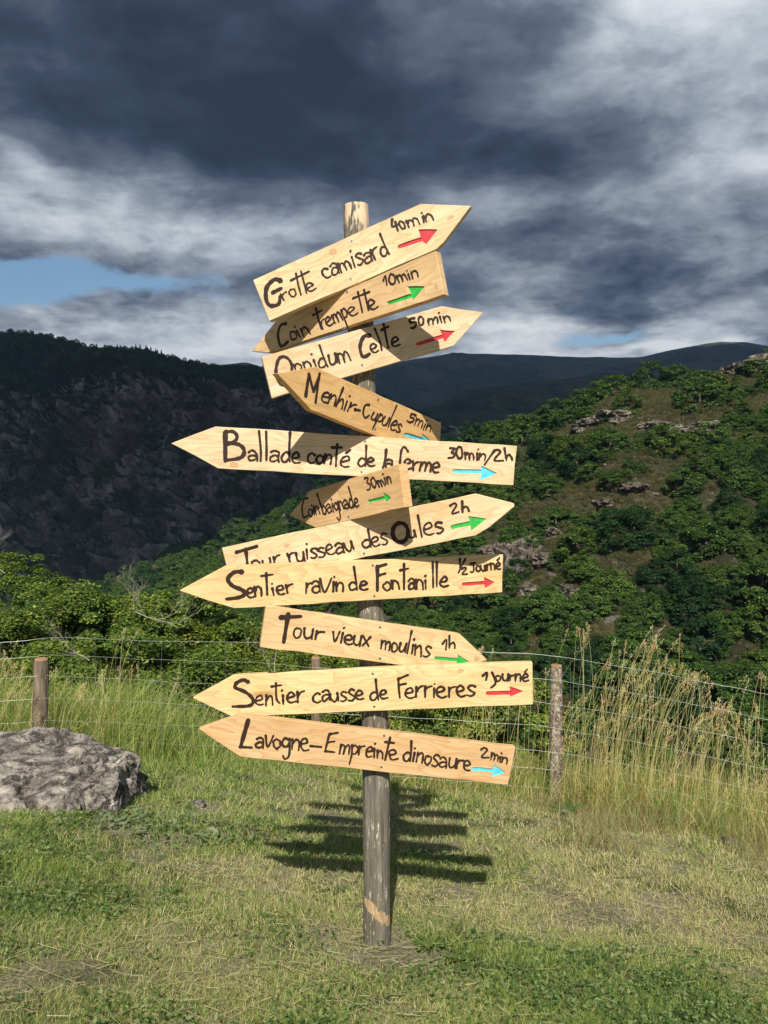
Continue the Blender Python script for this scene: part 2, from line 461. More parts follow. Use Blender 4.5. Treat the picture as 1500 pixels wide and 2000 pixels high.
M_WIRE = mat_wire('galvanised_wire', (0.44, 0.47, 0.45), 0.2); M_GWIRE = mat_wire('green_wire', (0.13, 0.26, 0.20), 0.0); M_STAY = mat_wire('dull_wire', (0.24, 0.27, 0.24), 0.2); M_SCREW = mat_wire('zinc_screw', (0.55, 0.55, 0.55), 0.9)
M_FPOST = mat_bark('fence_post_wood', (0.06, 0.045, 0.033), (0.30, 0.23, 0.17))
M_FLICHEN = mat_rock('lichened_post_wood', 6.0, (1.1, 1.0, 0.92))


# ------------------------------------------------------------------ terrain
def grid_mesh(name, P, smooth=True):
    """P: array (nu, nv, 3)"""
    nu, nv = P.shape[:2]
    idx = np.arange(nu * nv).reshape(nu, nv)
    q = np.stack([idx[:-1, :-1], idx[1:, :-1], idx[1:, 1:], idx[:-1, 1:]], -1).reshape(-1, 4)
    return np_mesh(name, P.reshape(-1, 3), faces_quad=q, smooth=smooth)


xs = np.concatenate([np.linspace(-60, -5, 40)[:-1], np.linspace(-5, 5, 200), np.linspace(5, 60, 40)[1:]])
ys = np.concatenate([np.linspace(-40, 1, 30)[:-1], np.linspace(1, 8, 160), np.linspace(8, 62, 60)[1:]])
GX, GY = np.meshgrid(xs, ys, indexing='ij')
GZ = ground_z(GX, GY) + np.where(np.abs(GX) > 5, vnoise(GX, GY, 0.2) * 1.0 - 0.5, 0) * np.clip((np.abs(GX) - 5) / 5, 0, 1)
GZ += (vnoise(GX, GY, 9, 2) - 0.5) * 0.02
tag(link('ground', grid_mesh('ground', np.stack([GX, GY, GZ], -1)), M_SOIL), kind='structure')

vf = np.array([[[x, y, -95.0 + 0 * x] for y in np.linspace(-6000, 9000, 12)] for x in np.linspace(-9000, 9000, 12)])
tag(link('valley_floor', grid_mesh('valley_floor', vf), M_FAR), kind='structure')


def sheet(name, mat, ridge, dr, base_z, d0, nu, nv, pxr, nfun, back=0.25, zshape=1.0):
    """terrain rising from the valley to a ridge line; returns the position function"""
    pxs = np.linspace(pxr[0], pxr[1], nu); ts = np.concatenate([np.linspace(0, 1, nv), 1 + np.linspace(0, back, nv // 6)[1:]])
    out = np.zeros((nu, len(ts), 3))
    for i, px in enumerate(pxs):
        out[i] = [pos_on(px, t, ridge, dr, base_z, d0, nfun, zshape) for t in ts]
    o = link(name, grid_mesh(name, out), mat)
    return tag(o, kind='structure')


def pos_on(px, t, ridge, dr, base_z, d0, nfun, zshape=1.0):
    D = interp(px, dr); D0 = interp(px, d0); yr = interp(px, ridge); zb = interp(px, base_z)
    r = at(px, yr, D); zr = r.z
    tt = min(t, 1.0)
    d = D0 + (D - D0) * t
    z = zb + (zr - zb) * tt ** zshape
    if t > 1: z = zr - (t - 1) * (D - D0) * 0.6
    x = (px - CX) / F * d
    n = nfun(Vector((x, d, z)), t)
    return (x + n[0], d + n[1], z + n[2])


def hill_noise(v, t):
    e = max(0.0, 1 - abs(t - 1) * 4)
    a = mn.fractal(v * 0.03, 1.0, 2.0, 4) * 4.0 + mn.fractal(v * 0.12 + Vector((9, 0, 0)), 1.0, 2.0, 4) * 1.2
    return (0, 0, a * (1 - 0.8 * e))


HILL = dict(ridge=[(-500, 1290), (100, 1165), (300, 1100), (420, 1075), (520, 1015), (600, 975), (700, 945), (800, 905), (860, 885), (930, 868),
                   (1010, 850), (1100, 815), (1180, 776), (1270, 754), (1350, 747), (1420, 727), (1500, 714), (2000, 695)],
            dr=[(-500, 300), (100, 260), (420, 210), (700, 160), (900, 135), (1200, 118), (1500, 122), (2000, 130)],
            base_z=[(-500, -60), (300, -45), (700, -26), (1000, -22), (2000, -20)], d0=[(-500, 90), (300, 75), (700, 50), (1000, 45), (2000, 42)], nfun=hill_noise, zshape=0.9)
sheet('near_hill', M_HILL, HILL['ridge'], HILL['dr'], HILL['base_z'], HILL['d0'], 230, 150, (-500, 2000), hill_noise, 0.4, 0.9)


def cliff_noise(v, t):
    e = 1 - 0.85 * max(0.0, 1 - abs(t - 1) * 5)
    q = v * 0.011
    r1 = 1 - abs(mn.noise(q + Vector((3, 1, 0)))) * 2
    r2 = 1 - abs(mn.noise(q * 2.7 + Vector((7, 0, 2)))) * 2
    r3 = 1 - abs(mn.noise(q * 7.1)) * 2
    r4 = 1 - abs(mn.noise(q * 17.0)) * 2
    h = (r1 * 30 + r2 * 18 + r3 * 13 + r4 * 6.0) * e
    return (mn.noise(q * 6) * 5 * e, -h * 0.9, h * 0.45 - 8 * e)


sheet('left_mountain', M_CLIFF, [(-600, 640), (0, 660), (60, 654), (110, 661), (180, 684), (250, 686), (290, 688), (330, 704), (420, 724), (520, 728), (600, 740), (700, 765), (800, 800), (950, 860), (1200, 900)],
      [(-600, 820), (0, 900), (110, 860), (180, 700), (330, 640), (520, 700), (1200, 900)], [(-600, -80), (1200, -80)], [(-600, 380), (400, 330), (1200, 420)],
      420, 200, (-600, 1200), cliff_noise, 0.3, 1.0)


def far_noise(v, t):
    e = 1 - 0.9 * max(0.0, 1 - abs(t - 1) * 4)
    q = v * 0.0018
    h = ((1 - abs(mn.noise(q * 1.3)) * 2) * 150 + (1 - abs(mn.noise(q * 2.6)) * 2) * 45 + mn.fractal(q * 8, 1, 2, 4) * 16) * e
    return (0, -h * 0.3, h * 0.5 - 20 * e)


sheet('far_mountain', M_FAR, [(-700, 690), (380, 716), (440, 712), (480, 709), (530, 722), (730, 720), (800, 704), (880, 688), (960, 693), (1080, 698), (1190, 701), (1250, 697), (1330, 680), (1400, 669), (1450, 670), (1500, 678), (2200, 700)],
      [(-700, 3600), (2200, 3600)], [(-700, -95), (2200, -95)], [(-700, 1700), (2200, 1700)], 300, 110, (-700, 2200), far_noise)
sheet('middle_ridge', M_FAR, [(300, 980), (600, 905), (750, 855), (860, 806), (990, 754), (1180, 729), (1260, 733), (1500, 770), (2200, 800)],
      [(300, 1500), (2200, 1500)], [(300, -95), (2200, -95)], [(300, 800), (2200, 800)], 200, 80, (300, 2200), far_noise)


# ------------------------------------------------------------------ signpost
AX = [(395, 694.5), (740, 708), (1190, 724), (1410, 732), (1600, 735.5), (1862, 736)]      # where the post's axis passes, photo rows
PY = 2.6


def axis_at_row(y):
    return at(interp(y, AX), y, PY)


def tube(rings, seg=16, cap=True, wob=None):
    """rings: list of (centre, radius); returns verts, quads+caps via bmesh"""
    bm = bmesh.new(); prev = None; first = None
    for k, (c, r) in enumerate(rings):
        c = Vector(c)
        if k == 0: d = Vector(rings[1][0]) - c
        elif k == len(rings) - 1: d = c - Vector(rings[-2][0])
        else: d = Vector(rings[k + 1][0]) - Vector(rings[k - 1][0])
        d.normalize()
        a = d.orthogonal().normalized() if abs(d.z) < 0.9 else (Vector((1, 0, 0)) - d * d.x).normalized()
        bvec = d.cross(a)
        vs = []
        for s in range(seg):
            th = 2 * math.pi * s / seg
            rr = r * (1 + (wob(s, k, th) if wob else 0))
            vs.append(bm.verts.new(c + (a * math.cos(th) + bvec * math.sin(th)) * rr))
        if prev:
            for s in range(seg): bm.faces.new((prev[s], prev[(s + 1) % seg], vs[(s + 1) % seg], vs[s]))
        else: first = vs
        prev = vs
    if cap and seg > 2:
        bm.faces.new(list(reversed(first))); bm.faces.new(prev)
    return bm


def bm_obj(name, bm, mats, parent=None, smooth=False, loc=None):
    bmesh.ops.recalc_face_normals(bm, faces=bm.faces)
    me = bpy.data.meshes.new(name); bm.to_mesh(me); bm.free()
    if smooth:
        me.polygons.foreach_set('use_smooth', [True] * len(me.polygons))
        try: me.set_sharp_from_angle(angle=math.radians(40))
        except Exception: pass
    return link(name, me, mats, parent, loc)


base = axis_at_row(1862)
SIGN = bpy.data.objects.new('signpost', None); COL.objects.link(SIGN); SIGN.location = (base.x, base.y, 0)
tag(SIGN, 'tall round grey wooden post carrying eleven pointed pine boards with hand-painted directions', 'signpost')
SO = Vector(SIGN.location)


def post_wob(s, k, th):
    q = Vector((math.cos(th) * 2.2, math.sin(th) * 2.2, k * 0.11))
    return mn.noise(q) * 0.055 + mn.noise(Vector((math.cos(th) * 7, math.sin(th) * 7, k * 0.05))) * 0.035


rings = []
zt = axis_at_row(395).z - 0.012
for k in range(90):
    z = -0.25 + (zt + 0.25) * k / 89
    row = HOR - (z - CAM_H) / PY * F
    c = axis_at_row(max(395, min(1862, row))); c.z = z
    r = 0.0475 - 0.0050 * max(0, z) / 2.5
    if k >= 88: r *= 0.965
    rings.append((c - SO, r))
bm = tube(rings, 40, wob=post_wob)
post = bm_obj('post', bm, M_POST, SIGN, smooth=True)

G = {}   # letter strokes; x-height 1, 'A' stands for the ascender height


def ell(cx, cy, rx, ry, a0=100, a1=460, n=12):
    return [(cx + rx * math.cos(math.radians(a0 + (a1 - a0) * i / n)), cy + ry * math.sin(math.radians(a0 + (a1 - a0) * i / n))) for i in range(n + 1)]


A = 'A'
G['a'] = (0.78, [[(0.08, 0.80), (0.32, 1.0), (0.60, 0.85), (0.64, 0.45), (0.68, 0.0)], [(0.62, 0.52), (0.35, 0.55), (0.08, 0.34), (0.14, 0.04), (0.42, 0.02), (0.64, 0.25)]])
G['c'] = (0.72, [[(0.64, 0.82), (0.42, 1.0), (0.12, 0.72), (0.10, 0.25), (0.36, 0.0), (0.66, 0.14)]])
G['d'] = (0.78, [[(0.62, 0.78), (0.34, 0.88), (0.08, 0.50), (0.16, 0.05), (0.42, 0.02), (0.62, 0.30)], [(0.60, A), (0.63, 1.0), (0.68, 0.0)]])
G['b'] = (0.74, [[(0.08, A), (0.10, 1.0), (0.12, 0.0)], [(0.12, 0.55), (0.38, 0.88), (0.66, 0.50), (0.46, 0.03), (0.14, 0.08)]])
G['e'] = (0.74, [[(0.10, 0.46), (0.40, 0.52), (0.62, 0.68), (0.44, 1.0), (0.14, 0.78), (0.08, 0.30), (0.32, 0.0), (0.70, 0.10)]])
G['f'] = (0.60, [[(0.62, 1.9), (0.40, A), (0.18, 1.7), (0.12, 0.0)], [(-0.02, 0.85), (0.45, 0.92)]])
G['g'] = (0.78, [[(0.62, 0.80), (0.34, 0.98), (0.08, 0.60), (0.22, 0.18), (0.48, 0.28), (0.62, 0.62)], [(0.64, 0.95), (0.68, 0.2), (0.62, -0.65), (0.34, -0.95), (0.12, -0.62)]])
G['h'] = (0.74, [[(0.12, A), (0.08, 0.0)], [(0.10, 0.50), (0.40, 0.92), (0.60, 0.62), (0.62, 0.0)]])
G['i'] = (0.34, [[(0.15, 0.92), (0.15, 0.0)], [(0.16, 1.38), (0.18, 1.44)]])
G['j'] = (0.40, [[(0.25, 0.95), (0.28, -0.5), (0.05, -0.9)], [(0.24, 1.38), (0.26, 1.42)]])
G['l'] = (0.36, [[(0.12, A), (0.16, 1.0), (0.18, 0.0)]])
G['m'] = (1.06, [[(0.08, 0.98), (0.08, 0.0)], [(0.08, 0.58), (0.28, 0.95), (0.48, 0.70), (0.48, 0.0)], [(0.49, 0.60), (0.70, 0.95), (0.90, 0.70), (0.93, 0.0)]])
G['n'] = (0.74, [[(0.08, 0.98), (0.08, 0.0)], [(0.08, 0.55), (0.34, 0.95), (0.60, 0.70), (0.63, 0.0)]])
G['o'] = (0.74, [ell(0.35, 0.46, 0.28, 0.46)])
G['p'] = (0.74, [[(0.12, 0.98), (0.12, 0.0), (0.08, -1.0)], [(0.12, 0.72), (0.38, 1.0), (0.64, 0.62), (0.42, 0.12), (0.14, 0.18)]])
G['r'] = (0.60, [[(0.08, 0.95), (0.10, 0.0)], [(0.10, 0.55), (0.30, 0.88), (0.60, 0.96)]])
G['s'] = (0.66, [[(0.60, 0.88), (0.34, 1.0), (0.10, 0.76), (0.34, 0.52), (0.58, 0.26), (0.34, 0.0), (0.04, 0.06)]])
G['t'] = (0.58, [[(0.30, A), (0.30, 0.9), (0.34, 0.0)], [(0.0, 'B'), (0.62, 'C')]])
G['u'] = (0.76, [[(0.06, 0.92), (0.08, 0.25), (0.30, 0.0), (0.54, 0.25), (0.62, 0.95)], [(0.61, 0.95), (0.66, 0.0)]])
G['v'] = (0.66, [[(0.02, 1.0), (0.28, 0.0), (0.60, 1.08)]])
G['x'] = (0.72, [[(0.04, 0.96), (0.62, 0.0)], [(0.62, 1.0), (0.06, -0.04)]])
G['é'] = (0.74, G['e'][1] + [[(0.30, 1.30), (0.58, 1.62)]])
G['1'] = (0.55, [[(0.02, 0.75), (0.36, 1.4), (0.32, 0.0)]])
G['2'] = (0.85, [[(0.08, 1.15), (0.38, 1.42), (0.62, 1.15), (0.10, 0.05), (0.76, 0.05)]])
G['3'] = (0.80, [[(0.08, 1.35), (0.60, 1.36), (0.30, 0.82), (0.64, 0.55), (0.50, 0.08), (0.04, 0.05)]])
G['4'] = (0.86, [[(0.34, 1.42), (0.08, 0.62), (0.74, 0.60)], [(0.52, 1.0), (0.44, -0.1)]])
G['5'] = (0.80, [[(0.64, 1.38), (0.18, 1.36), (0.14, 0.82), (0.56, 0.80), (0.60, 0.25), (0.28, 0.0), (0.04, 0.12)]])
G['0'] = (0.86, [ell(0.38, 0.68, 0.31, 0.68)])
G['/'] = (0.62, [[(0.62, 1.45), (0.05, -0.55)]])
G['-'] = (0.8, [[(0.05, 0.5), (0.72, 0.48)]])
G['J'] = (0.85, [[(0.10, 1.35), (0.80, 1.42)], [(0.50, 1.4), (0.50, 0.30), (0.28, 0.0), (0.05, 0.12)]])
G[' '] = (0.45, [])


def word(txt, x0, y0, x1, y1, xh, wd, asc=2.2, lean=0.0):
    """strokes of a word painted between two photo points; returns [(points, width)]"""
    adv = sum(G[c][0] for c in txt) - 0.10
    d = Vector((x1 - x0, y1 - y0)); L = d.length; d.normalize(); up = Vector((d.y, -d.x))
    sx_ = L / adv; out = []; cx = 0.0
    for c in txt:
        g = G[c]; jy = random.uniform(-0.06, 0.06); js = random.uniform(0.88, 1.12); sh = random.uniform(-0.09, 0.09); rot = random.uniform(-0.08, 0.08)
        for st in g[1]:
            pts = []
            for (gx, gy) in st:
                if gy == 'A': gy = asc
                elif gy == 'B': gy = asc * 0.80
                elif gy == 'C': gy = asc * 0.86
                p = Vector((x0, y0)) + d * ((cx + gx + lean * gy + random.uniform(-.045, .045) + sh * gy) * sx_) + up * ((gy * js + jy + rot * gx + random.uniform(-.045, .045)) * xh)
                pts.append((p.x, p.y))
            out.append((pts, wd * random.uniform(0.9, 1.12)))
        cx += g[0]
    return out


def S(wd, *pts): return [(list(pts), wd)]


def smooth_line(pts, n=5):
    if len(pts) < 3: 
        a, c = Vector(pts[0]), Vector(pts[-1])
        return [a.lerp(c, i / 6) for i in range(7)]
    P = [Vector(pts[0])] + [Vector(p) for p in pts] + [Vector(pts[-1])]; out = []
    for i in range(1, len(P) - 2):
        for k in range(n):
            t = k / n
            out.append(0.5 * ((2 * P[i]) + (-P[i - 1] + P[i + 1]) * t + (2 * P[i - 1] - 5 * P[i] + 4 * P[i + 1] - P[i + 2]) * t * t + (-P[i - 1] + 3 * P[i] - 3 * P[i + 1] + P[i + 2]) * t ** 3))
    out.append(P[-2]); return out


THICK = 0.027
BOARDS = [
    dict(n='top', yaw=12, mid=(686, 508), tint=(1.02, 1.0, 0.96), label='uppermost pine board reading Grotte camisard 40min with a red arrow, pointed to the right',
         poly=[(494, 547), (822, 398), (920, 402), (866, 474), (852, 487), (526, 627)], screws=[(687, 471), (685, 545)],
         arrow=('R', (779, 482), (823, 467), 6.5, (819, 449), (855, 448), (833, 475)),
         strokes=lambda: S(8, (549, 549), (536, 546), (521, 562), (520, 585), (528, 597), (544, 594), (547, 579)) + S(7, (532, 572), (550, 563)) +
         word('ro', 553, 588, 580, 577, 17, 3.6) + S(3.6, (578, 534), (583, 558), (588, 576)) + S(3.6, (588, 530), (594, 553), (599, 573)) + S(4, (568, 548), (604, 530)) + word('e', 600, 571, 616, 565, 18, 4) +
         word('camisard', 632, 545, 760, 498, 21, 3.8, 2.1) + word('4', 768, 453, 782, 448, 15, 4.0) + word('0', 783, 449, 794, 445, 11, 4.0) + word('min', 798, 445, 847, 428, 15, 3.4)),
    dict(n='second', yaw=38, mid=(676, 606), tint=(0.96, 0.86, 0.74), label='second board from the top reading Coin trempette 10min with a green arrow, point to the left in shade',
         poly=[(514, 658), (540, 625), (851, 490), (867, 575), (524, 689), (491, 686)], screws=[(678, 570), (671, 641)],
         arrow=('G', (758, 592), (803, 577), 6, (797, 560), (830, 559), (806, 586)),
         strokes=lambda: S(6.5, (559, 632), (548, 636), (543, 655), (549, 676), (563, 667)) + word('oin', 568, 667, 606, 652, 19, 4) +
         S(4.2, (617, 602), (622, 624), (628, 643)) + S(4.2, (611, 616), (629, 606)) + word('remp', 630, 643, 683, 620, 19, 3.8) + word('e', 683, 620, 698, 613, 18, 3.8) +
         S(4, (699, 570), (704, 592), (708, 610)) + S(4, (711, 566), (716, 588), (720, 606)) + S(4, (689, 583), (722, 570)) + word('e', 723, 606, 737, 600, 18, 3.8) +
         word('10', 749, 559, 775, 553, 15, 4.0) + word('min', 778, 553, 818, 541, 14, 3.6)),
    dict(n='third', yaw=-12, mid=(702, 685), tint=(1.0, 1.0, 1.02), label='third board from the top reading Oppidum Celte 50min with a red arrow, half shaded, pointed to the right',
         poly=[(511, 697), (863, 598), (944, 610), (886, 676), (531, 778)], screws=[(707, 713)],
         arrow=('R', (815, 672), (864, 657), 6, (861, 645), (889, 646), (869, 667)),
         strokes=lambda: S(5.5, (560, 752), (548, 750), (539, 728), (544, 702), (556, 697), (567, 706), (570, 722), (562, 748)) + word('ppidum', 577, 732, 686, 704, 20, 3.8, 2.3) +
         S(7, (722, 655), (710, 658), (703, 678), (709, 697), (722, 691)) + word('elte', 724, 690, 780, 675, 18, 4, 2.6) + word('5', 801, 641, 816, 638, 14, 4.2) + word('0', 817, 637, 829, 634, 12, 3.8) + word('min', 835, 636, 881, 627, 14, 3.6)),
    dict(n='fourth', yaw=-45, mid=(735, 808), tint=(0.96, 0.78, 0.54), label='fourth board from the top reading Menhir-Cupules 5min, tilted down to the right with a cyan arrow',
         poly=[(541, 729), (617, 716), (862, 826), (858, 901), (608, 801)], screws=[(738, 780), (732, 838)], off=0.004,
         arrow=('C', (791, 848), (825, 858), 5.5, (825, 848), (843, 863), (820, 872)),
         strokes=lambda: S(5.5, (597, 774), (603, 732)) + S(5.5, (603, 730), (612, 765)) + S(5.5, (612, 765), (625, 729)) + S(5.5, (624, 730), (616, 787)) +
         word('enhir', 624, 782, 687, 807, 19, 3.8, 2.0) + S(5, (693, 800), (704, 802)) + S(4.5, (721, 791), (713, 792), (709, 806), (713, 816), (721, 811)) + word('upules', 722, 818, 779, 846, 18, 3.8, 2.3) +
         word('5', 794, 822, 806, 828, 13, 3.8) + word('min', 808, 830, 839, 845, 13, 3.4)),
    dict(n='fifth', yaw=-4, mid=(709, 892), tint=(1.06, 1.02, 1.04), label='long fifth board reading Ballade conté de la ferme 30min/2h with a cyan arrow, pointed to the left',
         poly=[(334, 866), (421, 833), (1010, 871), (1003, 948), (426, 915)], screws=[(713, 862), (706, 922)],
         arrow=('C', (886, 920), (940, 921), 6, (941, 911), (971, 924), (939, 937)),
         strokes=lambda: S(7.5, (440, 844), (440, 901)) + S(6.5, (440, 844), (455, 843), (463, 852), (458, 862), (442, 866)) + S(7, (442, 866), (466, 868), (477, 880), (470, 894), (441, 899)) +
         word('allade', 483, 898, 586, 905, 20, 4.2, 2.75) + word('con', 600, 904, 646, 908, 18, 4.2) + S(4.2, (659, 867), (657, 890), (656, 911)) + S(5, (648, 874), (668, 874)) + word('é', 663, 911, 681, 912, 19, 4.2) +
         word('de', 697, 911, 731, 912, 18, 4.2, 2.3) + word('la', 744, 914, 767, 917, 18, 4.2, 2.3) + S(4.4, (797, 882), (790, 873), (784, 880), (781, 905), (780, 914)) + word('erme', 788, 916, 857, 923, 18, 4.2) +
         word('30', 875, 896, 905, 896, 15, 4.2) + word('min', 908, 897, 947, 900, 14, 4) + S(4, (966, 879), (946, 908)) + word('2', 962, 899, 982, 899, 14, 4.2) + word('h', 987, 899, 1001, 899, 12, 4.2, 2.1)),
    dict(n='sixth', yaw=45, mid=(685, 972), tint=(0.90, 0.77, 0.62), label='short sixth board reading Coin baignade 30min with a small green arrow, turned to the left',
         poly=[(565, 1006), (605, 959), (779, 906), (790, 991), (617, 1031)], screws=[(681, 1009)], off=0.012, endcut=(2, 3, 0.010), 
         arrow=('G', (720, 979), (750, 972), 5, (748, 962), (764, 972), (753, 981)),
         strokes=lambda: S(4.6, (601, 973), (594, 975), (590, 992), (593, 1010), (602, 1007)) + word('oin', 604, 1009, 625, 1003, 17, 3.9) + word('baignade', 631, 1005, 701, 988, 18, 3.9, 2.3) +
         word('30', 716, 957, 737, 951, 16, 3.9) + word('min', 740, 951, 765, 943, 15, 3.8)),
    dict(n='seventh', yaw=10, mid=(707, 1050), tint=(1.02, 0.98, 0.94), label='seventh board reading Tour ruisseau des Oules 2h with a green arrow, pointed to the right',
         poly=[(433, 1070), (928, 964), (1003, 983), (1005, 989), (954, 1031), (929, 1046), (452, 1140)], screws=[(711, 1081)],
         arrow=('G', (882, 1030), (918, 1022), 6.5, (916, 1009), (950, 1013), (921, 1035)),
         strokes=lambda: S(6, (461, 1079), (502, 1067)) + S(6, (480, 1072), (485, 1118)) + word('our', 494, 1115, 548, 1101, 18, 4) + word('ruisseau', 565, 1101, 691, 1074, 20, 4) +
         word('des', 707, 1071, 758, 1063, 19, 4, 2.1) + [(ell(782, 1040, 15, -19), 7.5)] + word('u', 800, 1052, 813, 1049, 15, 4) + S(4, (816, 1006), (824, 1049)) + word('es', 828, 1046, 867, 1039, 23, 4) +
         word('2', 880, 1004, 896, 1002, 14, 4) + word('h', 901, 1001, 916, 998, 11, 4, 2.0)),
    dict(n='eighth', yaw=-10, mid=(729, 1134), tint=(1.04, 0.95, 0.76), label='eighth board reading Sentier ravin de Fontanille 1/2 Journé with a red arrow, pointed to the left',
         poly=[(351, 1154), (440, 1106), (983, 1083), (981, 1157), (457, 1188)], screws=[(728, 1104), (731, 1164)],
         arrow=('R', (904, 1141), (946, 1138), 5.5, (946, 1128), (966, 1137), (948, 1148)),
         strokes=lambda: S(7.5, (473, 1117), (457, 1118), (445, 1131), (454, 1144), (472, 1152), (479, 1160), (466, 1167), (442, 1170)) + word('en', 481, 1167, 512, 1165, 19, 4.2) + S(4.5, (520, 1119), (522, 1162)) + S(4, (510, 1125), (533, 1122)) +
         word('ier', 531, 1162, 571, 1159, 18, 4.2) + word('ra', 596, 1160, 626, 1158, 22, 4) + S(4, (625, 1130), (634, 1157), (648, 1128)) + word('in', 647, 1157, 670, 1156, 20, 4) + word('de', 681, 1152, 717, 1152, 18, 4.2, 2.6) +
         S(6, (737, 1106), (737, 1154)) + S(5.5, (737, 1107), (755, 1102)) + S(5, (738, 1124), (753, 1120)) + word('on', 747, 1153, 781, 1150, 18, 4.2) + S(4.5, (789, 1101), (789, 1151)) + S(4.5, (781, 1114), (798, 1110)) +
         word('ani', 797, 1151, 833, 1150, 20, 4) + S(4, (845, 1098), (846, 1148)) + S(4, (853, 1098), (853, 1146)) + word('e', 858, 1147, 874, 1146, 21, 4) +
         S(4, (898, 1091), (899, 1112)) + S(3.6, (909, 1091), (895, 1119)) + word('2', 901, 1122, 913, 1121, 9, 3.6) + word('Journé', 918, 1118, 977, 1112, 13, 3.8)),
    dict(n='ninth', yaw=-15, mid=(735, 1243), tint=(1.0, 0.93, 0.80), label='ninth board reading Tour vieux moulins 1h with a green arrow, pointed down to the right',
         poly=[(520, 1183), (898, 1238), (952, 1289), (885, 1312), (508, 1264)], screws=[(742, 1225), (742, 1286)],
         arrow=('G', (850, 1285), (893, 1289), 5.5, (895, 1280), (917, 1292), (891, 1299)),
         strokes=lambda: S(7, (548, 1206), (588, 1204)) + S(7, (563, 1199), (554, 1255)) + word('our', 570, 1244, 626, 1250, 20, 4) + word('vieux', 646, 1253, 721, 1264, 21, 4) +
         word('mou', 742, 1267, 790, 1276, 19, 4) + S(4, (804, 1232), (799, 1256), (795, 1277)) + word('ins', 801, 1277, 837, 1285, 19, 4) + word('1', 862, 1268, 873, 1269, 13, 3.8) + word('h', 876, 1265, 889, 1266, 11, 3.8, 2.1)),
    dict(n='tenth', yaw=3, mid=(731, 1348), tint=(1.06, 1.0, 0.82), label='long tenth board reading Sentier causse de Ferrieres 1 journé with a red arrow, pointed to the left',
         poly=[(376, 1363), (454, 1320), (720, 1305), (1040, 1294), (1041, 1376), (454, 1400)], screws=[(728, 1316), (731, 1380)],
         arrow=('R', (951, 1354), (996, 1353), 6.5, (997, 1342), (1023, 1350), (997, 1360)),
         strokes=lambda: S(7, (485, 1332), (475, 1328), (462, 1334), (460, 1343), (480, 1352), (494, 1366), (488, 1378), (454, 1380)) + word('en', 499, 1378, 533, 1377, 20, 4.2) + S(4.2, (539, 1334), (540, 1364), (546, 1373)) + S(4, (530, 1341), (550, 1338)) +
         word('ier', 550, 1375, 593, 1371, 20, 4.2) + word('causse', 611, 1372, 709, 1366, 20, 4) + word('de', 722, 1366, 756, 1364, 18, 4.4, 2.3) +
         S(4.2, (778, 1325), (779, 1345), (781, 1363)) + S(4.2, (778, 1326), (797, 1318)) + S(4.2, (779, 1338), (793, 1335)) + word('errieres', 790, 1363, 926, 1359, 20, 4) +
         word('1', 941, 1328, 952, 1328, 12, 4) + S(3.8, (961, 1313), (968, 1333), (959, 1343)) + word('ourné', 966, 1330, 1031, 1330, 13, 3.8)),
    dict(n='bottom', yaw=-6, mid=(744, 1460), tint=(0.90, 0.76, 0.62), label='lowest board reading Lavogne-Empreinte dinosaure 2min with a cyan arrow, pointed to the left',
         poly=[(388, 1424), (472, 1396), (1007, 1459), (992, 1533), (469, 1478)], screws=[(750, 1437), (745, 1498)],
         arrow=('C', (924, 1502), (963, 1505), 6, (966, 1495), (989, 1510), (961, 1517)),
         strokes=lambda: S(7, (485, 1406), (470, 1458)) + S(5, (468, 1459), (492, 1460)) + word('avogne', 497, 1459, 601, 1467, 22, 4) + S(4.4, (606, 1457), (628, 1459)) +
         S(4.2, (643, 1434), (635, 1467)) + S(4.2, (643, 1434), (660, 1431)) + S(4, (639, 1450), (654, 1448)) + S(4.2, (635, 1467), (654, 1469)) + word('mprein', 661, 1471, 748, 1482, 18, 4) +
         S(4.4, (762, 1440), (752, 1485)) + S(4.2, (752, 1449), (770, 1451)) + word('e', 758, 1483, 775, 1484, 18, 4) + word('dinosaure', 786, 1485, 917, 1506, 20, 4, 2.0) +
         word('2', 939, 1480, 955, 1481, 14, 3.8) + word('min', 957, 1484, 990, 1491, 13, 3.6)),
]


M_KNOT, b, p = material('resin_knot')
v_ = b.mapping(b.new('ShaderNodeTexCoord').outputs['Object'], (70, 70, 110))
ln = b.vmath('LENGTH', v_); nd_ = ln.node; ln = nd_.outputs['Value']
rg = b.math('SINE', b.math('MULTIPLY', b.math('ADD', ln, b.math('MULTIPLY', b.noise(v_, 1.5, 3), 0.8)), 9.0))
b.l.new(b.mix(b.ramp(rg, [(0.0, 0.0), (1.0, 1.0)]), (0.50, 0.30, 0.15), (0.64, 0.44, 0.25)), p.inputs['Base Color'])
KN = {'fifth': [(457, 908, 0.014, 0.009), (842, 915, 0.010, 0.014)], 'ninth': [(931, 1287, 0.011, 0.009)], 'bottom': [(822, 1497, 0.013, 0.008)], 'second': [(852, 560, 0.006, 0.010)], 'top': [(650, 492, 0.014, 0.011), (880, 425, 0.012, 0.006)],
      'tenth': [(900, 1310, 0.010, 0.007), (598, 1386, 0.012, 0.003)], 'seventh': [(560, 1066, 0.012, 0.007)], 'eighth': [(900, 1148, 0.009, 0.006)]}
for B in BOARDS: B['knots'] = KN.get(B['n'], [])


